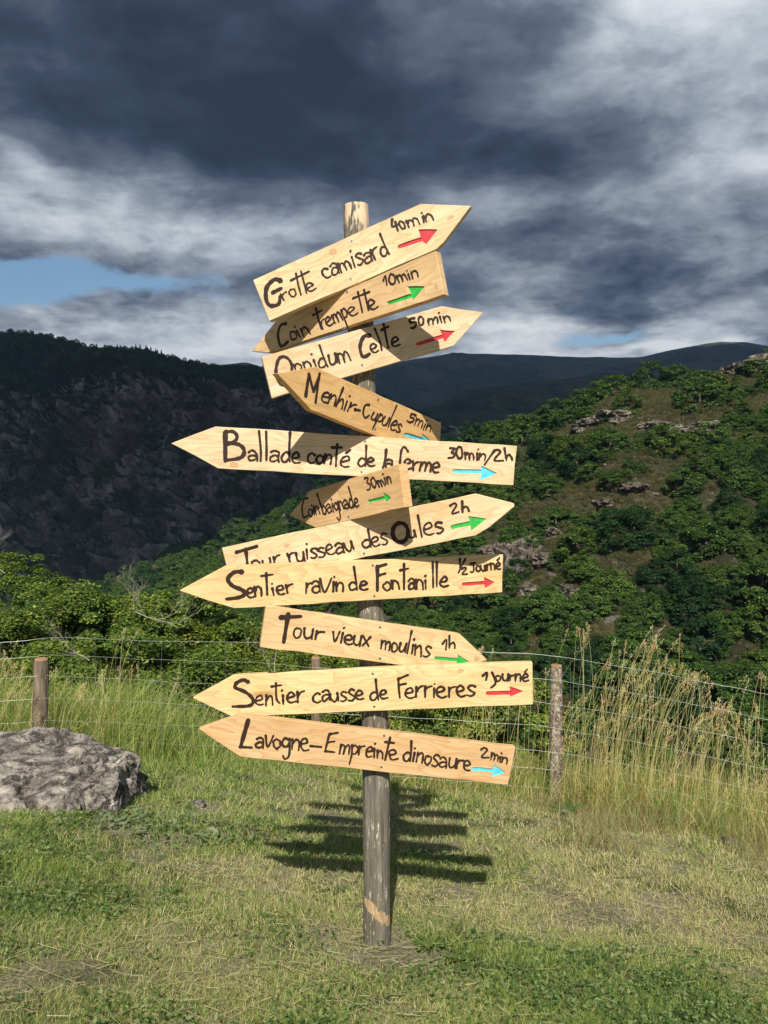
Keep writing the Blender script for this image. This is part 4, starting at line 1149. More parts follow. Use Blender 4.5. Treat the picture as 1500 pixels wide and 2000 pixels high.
# flowering grass stalks: thin stems with a feathery head
def stalk_cluster(name, spots, label, cat='grass stalks'):
    V, T, Cc = [], [], []

    def strip(pts, w_, colr):
        s0 = len(V)
        for k, p in enumerate(pts):
            V.append((p.x - w_, p.y, p.z)); V.append((p.x + w_, p.y, p.z + w_ * 0.4)); Cc.extend([colr, colr])
            if k: i = s0 + 2 * (k - 1); T.append((i, i + 1, i + 3)); T.append((i, i + 3, i + 2))
    for (px, py, cnt, spread, leanx) in spots:
        for _ in range(cnt):
            tx = px + random.gauss(0, spread); ty = py + abs(random.gauss(0, spread * 1.5))
            Y_ = interp(tx, FD) + random.uniform(-0.15, 0.6)
            tip = at(tx + random.gauss(0, 10), ty, Y_); bx = tip.x - leanx * random.uniform(0.4, 1.5) + random.gauss(0, 0.11)
            root = Vector((bx, Y_ - random.uniform(-.1, .1), float(ground_z(bx, Y_)) - 0.02))
            colr = random.choice([(0.60, 0.48, 0.22), (0.52, 0.44, 0.18), (0.66, 0.56, 0.30), (0.36, 0.38, 0.13)])
            ctrl = Vector((root.x + (tip.x - root.x) * 0.05, root.y, root.z + (tip.z - root.z) * 0.72))
            pts = [root * (1 - t) ** 2 + ctrl * 2 * t * (1 - t) + tip * t * t for t in [i / 9 for i in range(10)]]
            strip(pts, 0.0013, colr)
            hl = random.uniform(0.10, 0.22); hc = tuple(min(0.8, c_ * random.uniform(0.9, 1.4)) for c_ in (0.56, 0.44, 0.25))
            for i in range(int(26 * hl / 0.15)):
                t = 1 - (hl / max(0.4, (tip - root).length)) * random.random()
                p = root * (1 - t) ** 2 + ctrl * 2 * t * (1 - t) + tip * t * t
                env = max(0.15, min(1, (1 - t) * (tip - root).length / hl * 1.6)) 
                off = Vector((random.gauss(0.006, 0.014), random.gauss(0, 0.012), random.uniform(0, 0.014))) * env
                q = p + off; s_ = random.uniform(0.003, 0.006)
                s0 = len(V)
                V.extend([(q.x, q.y, q.z), (q.x + s_ * 0.5, q.y, q.z + s_), (q.x + random.uniform(-.3, .8) * s_, q.y, q.z + s_ * 2.6), (q.x - s_ * 0.4, q.y, q.z + s_)]); Cc.extend([hc] * 4)
                T.extend([(s0, s0 + 1, s0 + 2), (s0, s0 + 2, s0 + 3)])
    tag(link(name, np_mesh(name, V, faces_tri=T, col=np.array(Cc)), M_GRASS), label, cat, kind='stuff')


stalk_cluster('flowering_grass', [(1135, 1215, 7, 8, 0.02), (1245, 1240, 20, 34, 0.16), (1300, 1222, 12, 13, 0.30), (1330, 1290, 14, 18, 0.28), (1260, 1300, 18, 30, 0.25), (1360, 1310, 14, 14, 0.15), (1395, 1360, 34, 24, 0.12), (1200, 1290, 14, 22, 0.06), (1490, 1310, 5, 8, 0.1),
                                  (1440, 1370, 16, 26, 0.05), (1060, 1300, 10, 20, 0.08), (940, 1262, 9, 10, 0.1), (960, 1310, 16, 30, 0.12), (1230, 1345, 38, 50, 0.16), (1150, 1360, 26, 40, 0.08), (1470, 1430, 26, 35, 0.1), (1330, 1400, 40, 45, 0.1)],
              'tall straw-coloured flowering grass leaning to the right over the right half of the fence')
stalk_cluster('sparse_grass_stalks', [(240, 1225, 3, 8, 0.05), (70, 1290, 12, 40, 0.05), (200, 1290, 14, 40, 0.03), (330, 1300, 10, 40, 0.03), (420, 1340, 8, 40, 0.05), (10, 1250, 6, 20, 0.05), (150, 1330, 30, 70, 0.04), (780, 1400, 24, 50, 0.1), (880, 1410, 26, 60, 0.1)],
              'scattered thin green and yellow grass stalks standing behind the boulder and signpost')

# pale wilted leaves lying on the lawn right of the boulder
n = 420
X = rng.normal(-1.18, 0.25, n); Y = rng.normal(3.85, 0.22, n); P_ = np.stack([X, Y, ground_z(X, Y) + rng.uniform(0.01, 0.035, n)], 1)
V, Fc, Cc = leaf_quads(P_, rng.uniform(0.015, 0.040, n), pick([(0.22, 0.27, 0.15), (0.15, 0.20, 0.09), (0.34, 0.34, 0.22)], n, [3, 3, 2]), 2.0, 0.15, aspect=0.35)
tag(link('wilted_leaves', np_mesh('wilted_leaves', V, faces_tri=Fc, col=Cc), M_GRASS), 'pale wilted cut leaves strewn on the lawn beside the boulder', 'leaves', kind='stuff')


# weeds by name: rosette plants at the foot of posts
def rosette(px, py, Y_, nleaf, ln, colr, lab):
    p = at(px, py, Y_); gz = float(ground_z(p.x, p.y)); bm = bmesh.new()
    cl = []
    for i in range(nleaf):
        a = random.uniform(0, 6.28); up_ = random.uniform(0.35, 1.1); l_ = ln * random.uniform(0.6, 1.1); w_ = l_ * 0.075
        d = Vector((math.cos(a), math.sin(a), 0)); s_ = Vector((-d.y, d.x, 0)); prev = None
        for k in range(5):
            t = k / 4; c_ = d * l_ * t + Vector((0, 0, l_ * up_ * (t - 0.55 * t * t))); ww = w_ * math.sin(math.pi * (0.12 + 0.83 * t))
            cur = (bm.verts.new(c_ - s_ * ww), bm.verts.new(c_ + Vector((0, 0, -ww * .5))), bm.verts.new(c_ + s_ * ww))
            if prev:
                bm.faces.new((prev[0], prev[1], cur[1], cur[0])); bm.faces.new((prev[1], prev[2], cur[2], cur[1]))
            prev = cur
    o = bm_obj('weed', bm, None, smooth=True, loc=(p.x, p.y, gz))
    a_ = o.data.color_attributes.new('Col', 'FLOAT_COLOR', 'POINT')
    for i in range(len(o.data.vertices)): a_.data[i].color = (*colr, 1)
    o.data.materials.append(M_GRASS); tag(o, lab, 'weed')


rosette(840, 1860, 2.55, 40, 0.07, (0.12, 0.18, 0.045), 'leafy green weed on the lawn to the right of the post foot')
rosette(900, 1905, 2.42, 46, 0.06, (0.10, 0.16, 0.04), 'dense low weed clump in the foreground right of the signpost')
rosette(1020, 1940, 2.32, 40, 0.06, (0.09, 0.15, 0.04), 'spreading dark green weed furthest right in the foreground')
rosette(1110, 1575, 5.6, 26, 0.16, (0.09, 0.16, 0.04), 'bright green weed growing at the foot of the lichened fence post')
rosette(150, 1600, 3.7, 36, 0.07, (0.12, 0.18, 0.04), 'green weed growing under the front edge of the boulder')
rosette(330, 1790, 2.85, 28, 0.05, (0.12, 0.19, 0.05), 'small green weed on the left half of the lawn')


# ------------------------------------------------------------------ trees
def crown_mesh(name, seed, rx, rz, nclump, nleaf, leaf, cols, pc, squash=0.8, gaps=0.2, low=-0.75):
    """leaves gathered in clumps through an uneven crown; origin at its centre"""
    r0 = np.random.default_rng(seed)
    P_, NN, TT = [], [], []
    lob = r0.normal(0, 1, (7, 3)); lob /= np.linalg.norm(lob, axis=1)[:, None]
    la = r0.uniform(-0.12, 0.42, 7)
    for _ in range(nclump):
        d = r0.normal(0, 1, 3); d /= np.linalg.norm(d)
        if d[2] < low: d[2] = -d[2]
        rad = 0.72 + sum(la[i] * max(0, d @ lob[i]) ** 3 for i in range(7))
        rad *= r0.uniform(0.62, 1.0) ** 0.5
        c_ = d * rad * np.array([rx, rx, rz]); cr = rx * r0.uniform(0.12, 0.27)
        m = int(nleaf / nclump * r0.uniform(0.5, 1.5)); TT.append(np.full(m, r0.uniform(0.68, 1.42)))
        q = r0.normal(0, 1, (m, 3)); q /= np.linalg.norm(q, axis=1)[:, None]
        q[:, 2] = np.where(q[:, 2] < -0.3, -q[:, 2], q[:, 2])
        P_.append(c_ + q * cr * np.array([1, 1, 0.7]) * r0.uniform(0.55, 1.05, (m, 1))); NN.append(q * 0.9 + d * 0.5 + np.array([0, 0, 0.4]))
    P_ = np.concatenate(P_); NN = np.concatenate(NN); n = len(P_)
    V, Fc, Cc = leaf_quads(P_, r0.uniform(0.6, 1.3, n) * leaf, pick(cols, n, pc) * np.concatenate(TT)[:, None], nrm=NN, aspect=0.55)
    return np_mesh(name, V, faces_tri=Fc, col=Cc)


def trunk_mesh(name, seed, height, r, spread, nb=7, top=0.75):
    rr = random.Random(seed); bm = bmesh.new()

    def limb(p0, p1, r0, r1, n=6):
        rings = []
        for i in range(n):
            t = i / (n - 1); p = p0.lerp(p1, t) + Vector((rr.uniform(-1, 1), rr.uniform(-1, 1), 0)) * (p1 - p0).length * 0.04 * (0 < i < n - 1)
            rings.append((p, r0 + (r1 - r0) * t))
        tb = tube(rings, 7); me = bpy.data.meshes.new('t'); tb.to_mesh(me); tb.free(); bm.from_mesh(me); bpy.data.meshes.remove(me)
    topp = Vector((rr.uniform(-.1, .1) * height, rr.uniform(-.1, .1) * height, height * top))
    limb(Vector((0, 0, -0.4)), topp, r, r * 0.35, 9)
    for i in range(nb):
        t = rr.uniform(0.3, 0.95); p = Vector((0, 0, 0)).lerp(topp, t); a = rr.uniform(0, 6.28)
        limb(p, p + Vector((math.cos(a), math.sin(a), rr.uniform(0.3, 1.0))) * spread * rr.uniform(0.5, 0.9), r * 0.42 * (1.2 - t), r * 0.08, 5)
    bmesh.ops.recalc_face_normals(bm, faces=bm.faces)
    me = bpy.data.meshes.new(name); bm.to_mesh(me); bm.free(); me.materials.append(M_BARK); return me


OAKC = [(0.10, 0.16, 0.024), (0.16, 0.22, 0.034), (0.045, 0.085, 0.016), (0.26, 0.29, 0.055)]
oak_crowns = [crown_mesh('crown', 11 + i, 1.0, 0.85, 95, 26000, 0.024, OAKC, [3, 3, 2.5, 1.5]) for i in range(4)]
oak_trunks = [trunk_mesh('trunk', 31 + i, 1.9, 0.07, 0.8, 8) for i in range(3)]
for m_ in oak_crowns: m_.materials.append(M_LEAF)
OAKS = [(-160, 1120, 14.0, 1.9, 'oak tree cut by the left edge of the photo, behind the wire fence'),
        (55, 1093, 15.0, 1.15, 'young oak with a rounded crown rising highest at the far left behind the fence'),
        (-20, 1165, 12.0, 1.5, 'oak standing in front of the highest rounded crown at the far left'),
        (165, 1140, 14.5, 1.5, 'yellowish green oak directly behind the short dark fence post'),
        (275, 1135, 15.5, 1.4, 'oak behind the fence with bare grey twigs standing in its crown'),
        (350, 1150, 14.5, 1.5, 'oak behind the fence just below the tip of the Sentier ravin board'),
        (440, 1185, 14.0, 1.5, 'oak showing under the Sentier ravin board, left of the post'),
        (545, 1200, 14.5, 1.5, 'oak behind the Tour vieux moulins board'),
        (120, 1230, 10.5, 1.1, 'bushy oak close behind the fence above the boulder'),
        (250, 1235, 10.8, 1.2, 'bushy oak close behind the fence with pale dead sticks at its foot'),
        (390, 1235, 10.8, 1.2, 'bushy oak close behind the fence above the tip of the Sentier causse board'),
        (500, 1265, 10.8, 1.1, 'dark bushy oak close behind the fence under the Tour vieux moulins board'),
        (640, 1245, 13.0, 1.4, 'oak behind the thin reddish fence post'),
        (-40, 1260, 9.5, 1.1, 'low oak bush at the left edge, close behind the fence'),
        (760, 1240, 17.0, 1.7, 'oak just right of the signpost behind the Tour vieux moulins board'),
        (880, 1260, 18.0, 1.6, 'oak behind the arrow tip of the Tour vieux moulins board'),
        (990, 1290, 18.0, 1.7, 'oak crown seen above the right end of the Sentier causse board')]
for i, (px, yt, Y_, r_, lab) in enumerate(OAKS):
    top = at(px, yt, Y_); cz = top.z - r_ * 0.92; gz = float(ground_z(top.x, Y_))
    T_ = bpy.data.objects.new('oak_tree', None); COL.objects.link(T_); T_.location = (top.x, Y_, gz)
    tag(T_, lab, 'tree', 'young oaks growing below the wire fence')
    c_ = link('crown', oak_crowns[i % 4], None, T_); c_.location = (0, 0, cz - gz); c_.scale = (r_, r_, r_ * random.uniform(0.95, 1.1)); c_.rotation_euler = (0, 0, random.uniform(0, 6.28))
    c2 = link('trunk', oak_trunks[i % 3], None, T_); s_ = max(0.6, (cz - gz + 0.3 * r_) / 1.5); c2.scale = (r_, r_, s_); c2.rotation_euler = (0, 0, random.uniform(0, 6.28))
    # skirts of leaves that reach down the bank
    if cz - r_ > gz + 0.3:
        c3 = link('lower_crown', oak_crowns[(i + 1) % 4], None, T_); c3.location = (random.uniform(-.3, .3), 0.25, (cz - gz) * 0.45); c3.scale = (r_ * 0.95, r_ * 0.9, (cz - gz) * 0.62); c3.rotation_euler = (0, 0, random.uniform(0, 6.28))


def dead_branch(px, py, Y_, size, lab, seed, ang=90):
    rr = random.Random(seed); bm = bmesh.new()

    def grow(p, d, l_, r_, dep):
        pts = [(p, r_)]; q = p.copy()
        for i in range(4):
            d = (d + Vector((rr.uniform(-.25, .25), rr.uniform(-.25, .25), rr.uniform(-.12, .18)))).normalized(); q = q + d * l_ / 4; pts.append((q.copy(), r_ * (1 - 0.18 * (i + 1))))
            if dep and rr.random() < 0.85:
                d2 = (d + Vector((rr.uniform(-1.3, 1.3), rr.uniform(-.6, .6), rr.uniform(-.2, .8)))).normalized(); grow(q.copy(), d2, l_ * rr.uniform(0.45, 0.7), r_ * 0.55, dep - 1)
        tb = tube(pts, 5); me = bpy.data.meshes.new('t'); tb.to_mesh(me); tb.free(); bm.from_mesh(me); bpy.data.meshes.remove(me)
    a = math.radians(ang)
    grow(Vector((0, 0, 0)), Vector((math.cos(a), -0.1, math.sin(a))), size, size * 0.013, 4)
    tag(bm_obj('dead_branch', bm, M_DEAD, loc=at(px, py, Y_)), lab, 'dead branch')


dead_branch(262, 1190, 13.2, 0.46, 'bare pale grey twigs sticking up above the oak crowns left of the signpost', 3, 85)
dead_branch(10, 1120, 13.0, 0.55, 'bare grey twigs at the left edge against the dark mountain', 5, 150)
dead_branch(265, 1195, 9.4, 0.55, 'bleached bare branch hanging down among the oak leaves', 8, -20)
dead_branch(175, 1290, 8.3, 0.34, 'pale dead stick leaning in the leaves above the boulder', 12, 150)
dead_branch(541, 1345, 8.0, 0.55, 'thin pale upright dead stem behind the fence between two boards', 21, 90)

# ---- trees of the near hill
HT = [(0.046, 0.096, 0.018), (0.076, 0.138, 0.026), (0.028, 0.066, 0.014), (0.125, 0.190, 0.038)]
HT2 = [(0.017, 0.050, 0.014), (0.028, 0.074, 0.018), (0.013, 0.036, 0.011)]
hill_crowns = []
for i in range(6):
    m_ = crown_mesh('hill_tree', 61 + i, 1.0, [0.85, 0.8, 1.0, 0.75, 0.9, 1.25][i], 110, 9500, 0.045, HT if i < 4 else HT2, [3, 3, 2, 1.5] if i < 4 else [2, 2, 1], low=-0.9)
    m_.materials.append(M_LEAF); m_.materials.append(M_BARK); hill_crowns.append(m_)
for m_ in hill_crowns:   # a short trunk in the same mesh: these trees are too small in the photo to show parts
    bm = bmesh.new(); bm.from_mesh(m_); n0 = len(bm.faces)
    tb = tube([(Vector((0, 0, -1.5)), 0.09), (Vector((0.03, 0, -0.6)), 0.07), (Vector((0, 0.03, 0.3)), 0.03)], 6); me = bpy.data.meshes.new('t'); tb.to_mesh(me); tb.free(); bm.from_mesh(me)
    bm.faces.ensure_lookup_table()
    for f_ in bm.faces[n0:]: f_.material_index = 1
    bm.to_mesh(m_); bm.free(); bpy.data.meshes.remove(me)


def hillpos(px, t): return Vector(pos_on(px, t, HILL['ridge'], HILL['dr'], HILL['base_z'], HILL['d0'], HILL['nfun'], HILL['zshape']))


def to_px(v):
    d = v - Vector((0, 0, CAM_H)); cy, cz_ = math.cos(PITCH), math.sin(PITCH)
    fwd = d.y * cy - d.z * cz_; up_ = d.y * cz_ + d.z * cy
    return CX + F * d.x / fwd, 1000 - F * up_ / fwd


BARE = [(1150, 960, 180, 45, 0.35), (1060, 1150, 90, 60, 0.35), (1240, 880, 140, 26, 0.45), (1290, 790, 120, 52, 0.97), (1400, 770, 110, 40, 0.8), (1120, 840, 70, 26, 0.9), (1260, 820, 150, 34, 0.93), (1090, 990, 110, 42, 0.80), (1210, 975, 120, 30, 0.8), (1020, 1120, 60, 60, 0.85), (1110, 1060, 50, 40, 0.75),
        (1230, 1080, 40, 50, 0.6), (960, 990, 60, 30, 0.7), (1180, 1250, 50, 30, 0.5), (1440, 725, 80, 26, 0.9)]
pts = []; tries = 0
while len(pts) < 292 and tries < 30000:
    tries += 1
    t = random.random() ** 1.5 * 1.0; px = random.uniform(60, 1530) if random.random() < 0.25 else random.uniform(760, 1530)
    p = hillpos(px, t); ppx, ppy = to_px(p + Vector((0, 0, 1.5)))
    if ppy > 1430: continue
    if px > 640 and px < 720 and random.random() < 0.5: continue
    pb = 1.0
    for (bx, by, rx_, ry_, k_) in BARE:
        if ((ppx - bx) / rx_) ** 2 + ((ppy - by) / ry_) ** 2 < 1: pb *= (1 - k_)
    if random.random() > pb: continue
    r_ = random.uniform(1.5, 3.0) * (1.0 + 0.35 * (t > 0.75)) * (1.25 if px < 700 else 1)
    if any((p - q).length < (r_ + rq) * 0.62 for q, rq, _, _ in pts): continue
    pts.append((p, r_, ppx, ppy))
CREST = [(870, 850, 2.6), (915, 838, 3.0), (965, 822, 2.6), (1010, 806, 2.8), (1055, 795, 3.4), (1095, 775, 3.6), (1140, 752, 3.8), (1175, 747, 3.6), (1215, 738, 2.2), (1290, 730, 3.0), (1310, 722, 2.4), (1445, 728, 3.2), (1480, 745, 3.0), (1350, 780, 1.8), (1420, 790, 2.6),
         (1470, 770, 3.2), (1390, 800, 1.9), (820, 880, 2.6)]
for (cx_, cy_, r_) in CREST:
    cy_ += 14
    t = 0.97
    p = hillpos(cx_, t); top = at(cx_, cy_, p.y); pts.append((Vector((top.x, p.y, top.z - r_ * 0.85)), r_, cx_, cy_ + 30))
MARKS = [((1475, 715), 'the rocky knoll on the skyline'), ((1290, 785), 'the bare shoulder of the right hill'), ((1290, 850), 'the long band of broken rock'), ((1010, 1110), 'the pale rock face'),
         ((1010, 910), 'the right end of the Ballade board'), ((1005, 987), 'the tip of the Oules board'), ((982, 1120), 'the right end of the Fontanille board'), ((1041, 1330), 'the right end of the Ferrieres board'),
         ((1087, 1290), 'the lichened fence post'), ((1095, 990), 'the brown scree slope'), ((952, 1289), 'the tip of the moulins board'), ((1500, 860), 'the right edge at crest height'), ((1500, 1000), 'the right edge at mid slope'),
         ((1500, 1180), 'the right edge low on the slope'), ((1235, 955), 'the small flat rock on the middle slope'), ((1280, 1235), 'the tallest clump of flowering grass'), ((351, 1154), 'the tip of the Fontanille board'),
         ((433, 1070), 'the left end of the Tour ruisseau board'), ((565, 1006), 'the tip of the Coin baignade board'), ((862, 850), 'the right end of the Menhir board'), ((740, 1200), 'the post under the Fontanille board'), ((1200, 815), 'the grey rock step'), ((262, 1120), 'the dead twigs above the oaks'), ((60, 1085), 'the highest oak crown at the far left'), ((510, 1225), 'the left end of the moulins board'), ((617, 1285), 'the reddish fence post'), ((450, 1010), 'the top left of the Tour ruisseau board'), ((160, 1130), 'the yellowish oak behind the fence')]
ORD = ['closest', 'second', 'third', 'fourth', 'fifth', 'sixth', 'seventh', 'eighth', 'ninth', 'tenth', 'eleventh', 'twelfth', 'thirteenth', 'fourteenth', 'fifteenth', 'sixteenth', 'seventeenth', 'eighteenth', 'nineteenth', 'twentieth', 'twenty-first', 'twenty-second', 'twenty-third']
pts = pts[-300:] if len(pts) > 300 else pts
info = []
for (p, r_, ppx, ppy) in pts:
    best = min(MARKS, key=lambda m__: (m__[0][0] - ppx) ** 2 + (m__[0][1] - ppy) ** 2)
    ddx, ddy = ppx - best[0][0], ppy - best[0][1]
    side = ('right of' if ddx > 0 else 'left of') if abs(ddx) > abs(ddy) else ('below' if ddy > 0 else 'above')
    info.append((math.hypot(ddx, ddy), best[1], side, p, r_, ppx, ppy))
info.sort(key=lambda q: q[0]); seen = {}
for i, (dist_, mark, side, p, r_, ppx, ppy) in enumerate(info):
    k_ = seen.get((mark, side), 0); seen[(mark, side)] = k_ + 1
    crest = ppy < 850 and ppx > 760
    lab = ('dark' if r_ < 2 else 'broad dark' if r_ > 2.7 else 'round dark') + ' green tree, ' + (ORD[k_] if k_ < len(ORD) else 'farthest') + ' one ' + side + ' ' + mark
    grp = 'trees on the shaded slope left of the signpost' if ppx < 760 else 'trees along the crest of the right hill' if crest else 'trees scattered over the right hill'
    o = link('hill_tree', hill_crowns[i % 4 if crest else i % 6]); o.location = p + Vector((0, 0, r_ * (0.2 if crest else 0.28)))
    o.scale = (r_ * random.uniform(0.85, 1.15), r_ * random.uniform(0.85, 1.15), r_ * random.uniform(0.7, 1.1)); o.rotation_euler = (0, 0, random.uniform(0, 6.28))
    tag(o, lab, 'tree', grp)


def instances(name, P_, S_, meshes, label, cat, mat_):
    """one stuff object: points that carry copies of small crowns (geometry nodes)"""
    me = bpy.data.meshes.new(name); me.vertices.add(len(P_)); me.vertices.foreach_set('co', np.asarray(P_, np.float32).ravel())
    a = me.attributes.new('sz', 'FLOAT', 'POINT'); a.data.foreach_set('value', np.asarray(S_, np.float32))
    me.attributes.new('sel', 'INT', 'POINT').data.foreach_set('value', rng.integers(0, len(meshes), len(P_)).astype(np.int32))
    me.attributes.new('rt', 'FLOAT', 'POINT').data.foreach_set('value', rng.uniform(0, 6.28, len(P_)).astype(np.float32))
    o = link(name, me, mat_)
    ng = bpy.data.node_groups.new(name, 'GeometryNodeTree')
    ng.interface.new_socket('Geometry', in_out='INPUT', socket_type='NodeSocketGeometry'); ng.interface.new_socket('Geometry', in_out='OUTPUT', socket_type='NodeSocketGeometry')
    N = ng.nodes; gi = N.new('NodeGroupInput'); go = N.new('NodeGroupOutput'); join = N.new('GeometryNodeJoinGeometry')
    for k, src in enumerate(meshes):
        oi = N.new('GeometryNodeObjectInfo'); oi.inputs['Object'].default_value = src
        cmp_ = N.new('FunctionNodeCompare'); cmp_.data_type = 'INT'; cmp_.operation = 'EQUAL'
        na = N.new('GeometryNodeInputNamedAttribute'); na.data_type = 'INT'; na.inputs[0].default_value = 'sel'
        ng.links.new(na.outputs[0], cmp_.inputs[2]); cmp_.inputs[3].default_value = k
        ip = N.new('GeometryNodeInstanceOnPoints'); ng.links.new(gi.outputs[0], ip.inputs['Points']); ng.links.new(cmp_.outputs[0], ip.inputs['Selection'])
        ng.links.new(oi.outputs['Geometry'], ip.inputs['Instance'])
        ns = N.new('GeometryNodeInputNamedAttribute'); ns.data_type = 'FLOAT'; ns.inputs[0].default_value = 'sz'
        nr = N.new('GeometryNodeInputNamedAttribute'); nr.data_type = 'FLOAT'; nr.inputs[0].default_value = 'rt'
        cv = N.new('ShaderNodeCombineXYZ'); ng.links.new(nr.outputs[0], cv.inputs[2])
        ng.links.new(cv.outputs[0], ip.inputs['Rotation']); ng.links.new(ns.outputs[0], ip.inputs['Scale'])
        ng.links.new(ip.outputs[0], join.inputs[0])
    ng.links.new(join.outputs[0], go.inputs[0])
    md = o.modifiers.new('scatter', 'NODES'); md.node_group = ng
    return tag(o, label, cat, kind='stuff')


src = {}
for o in COL.objects:
    if o.name.startswith('hill_tree') and o.data.name not in src: src[o.data.name] = o
src = list(src.values())[:4]
P_, S_ = [], []
while len(P_) < 3400:
    t = random.random() ** 1.15 * 1.02; px = random.uniform(-200, 1800) if random.random() < 0.5 else random.uniform(-100, 800); p = hillpos(px, t); ppx, ppy = to_px(p)
    if ppy > 1520: continue
    pb = 1.0
    for (bx, by, rx_, ry_, k_) in BARE:
        if ((ppx - bx) / rx_) ** 2 + ((ppy - by) / ry_) ** 2 < 1: pb *= (1 - k_ * 0.93)
    if t > 0.93 and ppx > 850: pb *= 0.3
    if random.random() > pb: continue
    s_ = random.uniform(0.5, 1.3) * (1.7 if ppx < 760 else 1.0); P_.append(p + Vector((0, 0, s_ * 0.4))); S_.append(s_)
instances('scrub', P_, S_, src, 'dense low scrub and bushes covering the hillsides between the trees', 'scrub', M_LEAF)

# dry tussocks and loose stones on the open parts of the hill
r0 = np.random.default_rng(5); n = 260; a = r0.uniform(0, 6.28, n); rr_ = r0.uniform(0, 0.5, n)
V, Fc, Cc = blades(np.stack([np.cos(a) * rr_, np.sin(a) * rr_, 0 * a - 0.1], 1), r0.uniform(0.5, 1.1, n), r0.uniform(0.05, 0.10, n), r0.normal(0, 0.5, (n, 2)), pick([(0.18, 0.16, 0.08), (0.12, 0.115, 0.055), (0.09, 0.115, 0.04), (0.26, 0.23, 0.13)], n, [3, 3, 2, 1.5]), 2)
tm_ = np_mesh('tussock', V, faces_tri=Fc, col=Cc); tm_.materials.append(M_GRASS)
q_ = hillpos(1260, 0.93); tus = link('grass_tussock', tm_); tus.location = q_; tus.scale = (0.6, 0.6, 0.6); tag(tus, 'dry grass tussock on the bare shoulder just under the hill crest', 'grass tussock')
stn = bm_obj('loose_stone', cut_rock('ls', 3, (1, 0.8, 0.6), 3, 12), M_ROCKFAR); stn.location = hillpos(1225, 0.90); stn.scale = (0.5, 0.5, 0.5); tag(stn, 'single grey stone lying on the bare shoulder left of the tussocks', 'stone')
P1, S1, P3, S3 = [], [], [], []
while len(P1) < 9000:
    t = random.random() ** 0.8 * 1.01; px = random.uniform(780, 1650); p = hillpos(px, t); ppx, ppy = to_px(p)
    if ppy > 1400: continue
    inb = any(((ppx - bx) / rx_) ** 2 + ((ppy - by) / ry_) ** 2 < 1.1 for (bx, by, rx_, ry_, k_) in BARE)
    if not inb and random.random() < 0.75: continue
    P1.append(p); S1.append(random.uniform(0.25, 0.75))
    if random.random() < 0.10 and mn.noise(p * 0.09) > 0.02: P3.append(p); S3.append(random.uniform(0.12, 0.5))
instances('dry_tussocks', P1, S1, [tus], 'tufts of dry brown grass all over the open parts of the right hill', 'grass', M_GRASS)
instances('scree', P3, S3, [stn], 'loose grey stones strewn over the open parts of the right hill', 'stones', M_ROCKFAR)

# ---- bedrock showing on the near hill
OUT = [(1010, 1110, 3.6, 3.2, 'pale bare rock face low on the right hill beside the Sentier ravin board'), (1040, 1160, 2.2, 1.3, 'lower ledge of bare rock under the pale rock face'), (1115, 1150, 1.6, 0.9, 'small block of bare rock to the right of the pale rock face'),
       (1060, 1080, 2.0, 0.9, 'flat rock slab above the pale rock face'), (1200, 815, 2.6, 1.2, 'grey rock step on the bare shoulder under the hill crest'), (1290, 845, 3.4, 1.3, 'long band of broken rock on the upper right hillside'),
       (1370, 835, 2.6, 1.0, 'broken rock to the right of the long band on the upper hillside'), (1145, 835, 2.0, 0.8, 'rock ledge under the dark crest trees'), (1478, 712, 3.2, 1.3, 'rocky knoll on the skyline at the right edge'),
       (1432, 722, 1.8, 0.8, 'smaller rock on the skyline left of the rocky knoll'), (1235, 955, 1.9, 0.6, 'small flat rock on the middle slope'), (1080, 1045, 1.2, 0.7, 'lone rock on the brown scree slope'), (960, 1085, 2.0, 1.2, 'rock hidden between bushes behind the Ravin board end'),
       (1205, 745, 1.2, 0.6, 'tiny rock on the bare crest'), (1180, 985, 1.2, 0.5, 'little rock in the brown grass of the middle slope')]
for i, (px, py, rx_, rz_, lab) in enumerate(OUT):
    best = min((abs(to_px(hillpos(px, t))[1] - py), t) for t in [k / 60 for k in range(60)])[1]
    p = hillpos(px, best); sc_ = p.y / 75
    o = bm_obj('rock_outcrop', rock_mesh('ro', 5, (rx_ * 0.62 * sc_, 1.4 * sc_, rz_ * 0.66 * sc_), 0.5, i + 2.5), M_ROCKFAR, loc=p)
    o.rotation_euler = (0, random.uniform(-.2, .2), random.uniform(-.3, .3)); tag(o, lab, 'rock')

# ---- conifers on the skyline of the left mountain
cm_ = []
for k in range(3):
    r0 = np.random.default_rng(200 + k); n = 500; z = r0.random(n) ** 1.3; a = r0.uniform(0, 6.28, n); rr_ = (1 - z) * 0.24 * r0.uniform(0.5, 1.1, n)
    V, Fc, Cc = leaf_quads(np.stack([np.cos(a) * rr_, np.sin(a) * rr_, z], 1), r0.uniform(0.03, 0.07, n), pick(HT2, n, [2, 2, 1]), aspect=0.4)
    m_ = np_mesh('conifer', V, faces_tri=Fc, col=Cc); m_.materials.append(M_LEAF); cm_.append(m_)
RID = [(0, 660), (60, 654), (110, 661), (180, 684), (250, 686), (290, 688), (330, 704), (420, 724)]
NTH = ['first', 'second', 'third', 'fourth', 'fifth', 'sixth', 'seventh', 'eighth', 'ninth', 'tenth', 'eleventh', 'twelfth', 'thirteenth', 'fourteenth', 'fifteenth', 'sixteenth', 'seventeenth', 'eighteenth', 'nineteenth', 'twentieth',
       'twenty-first', 'twenty-second', 'twenty-third', 'twenty-fourth']
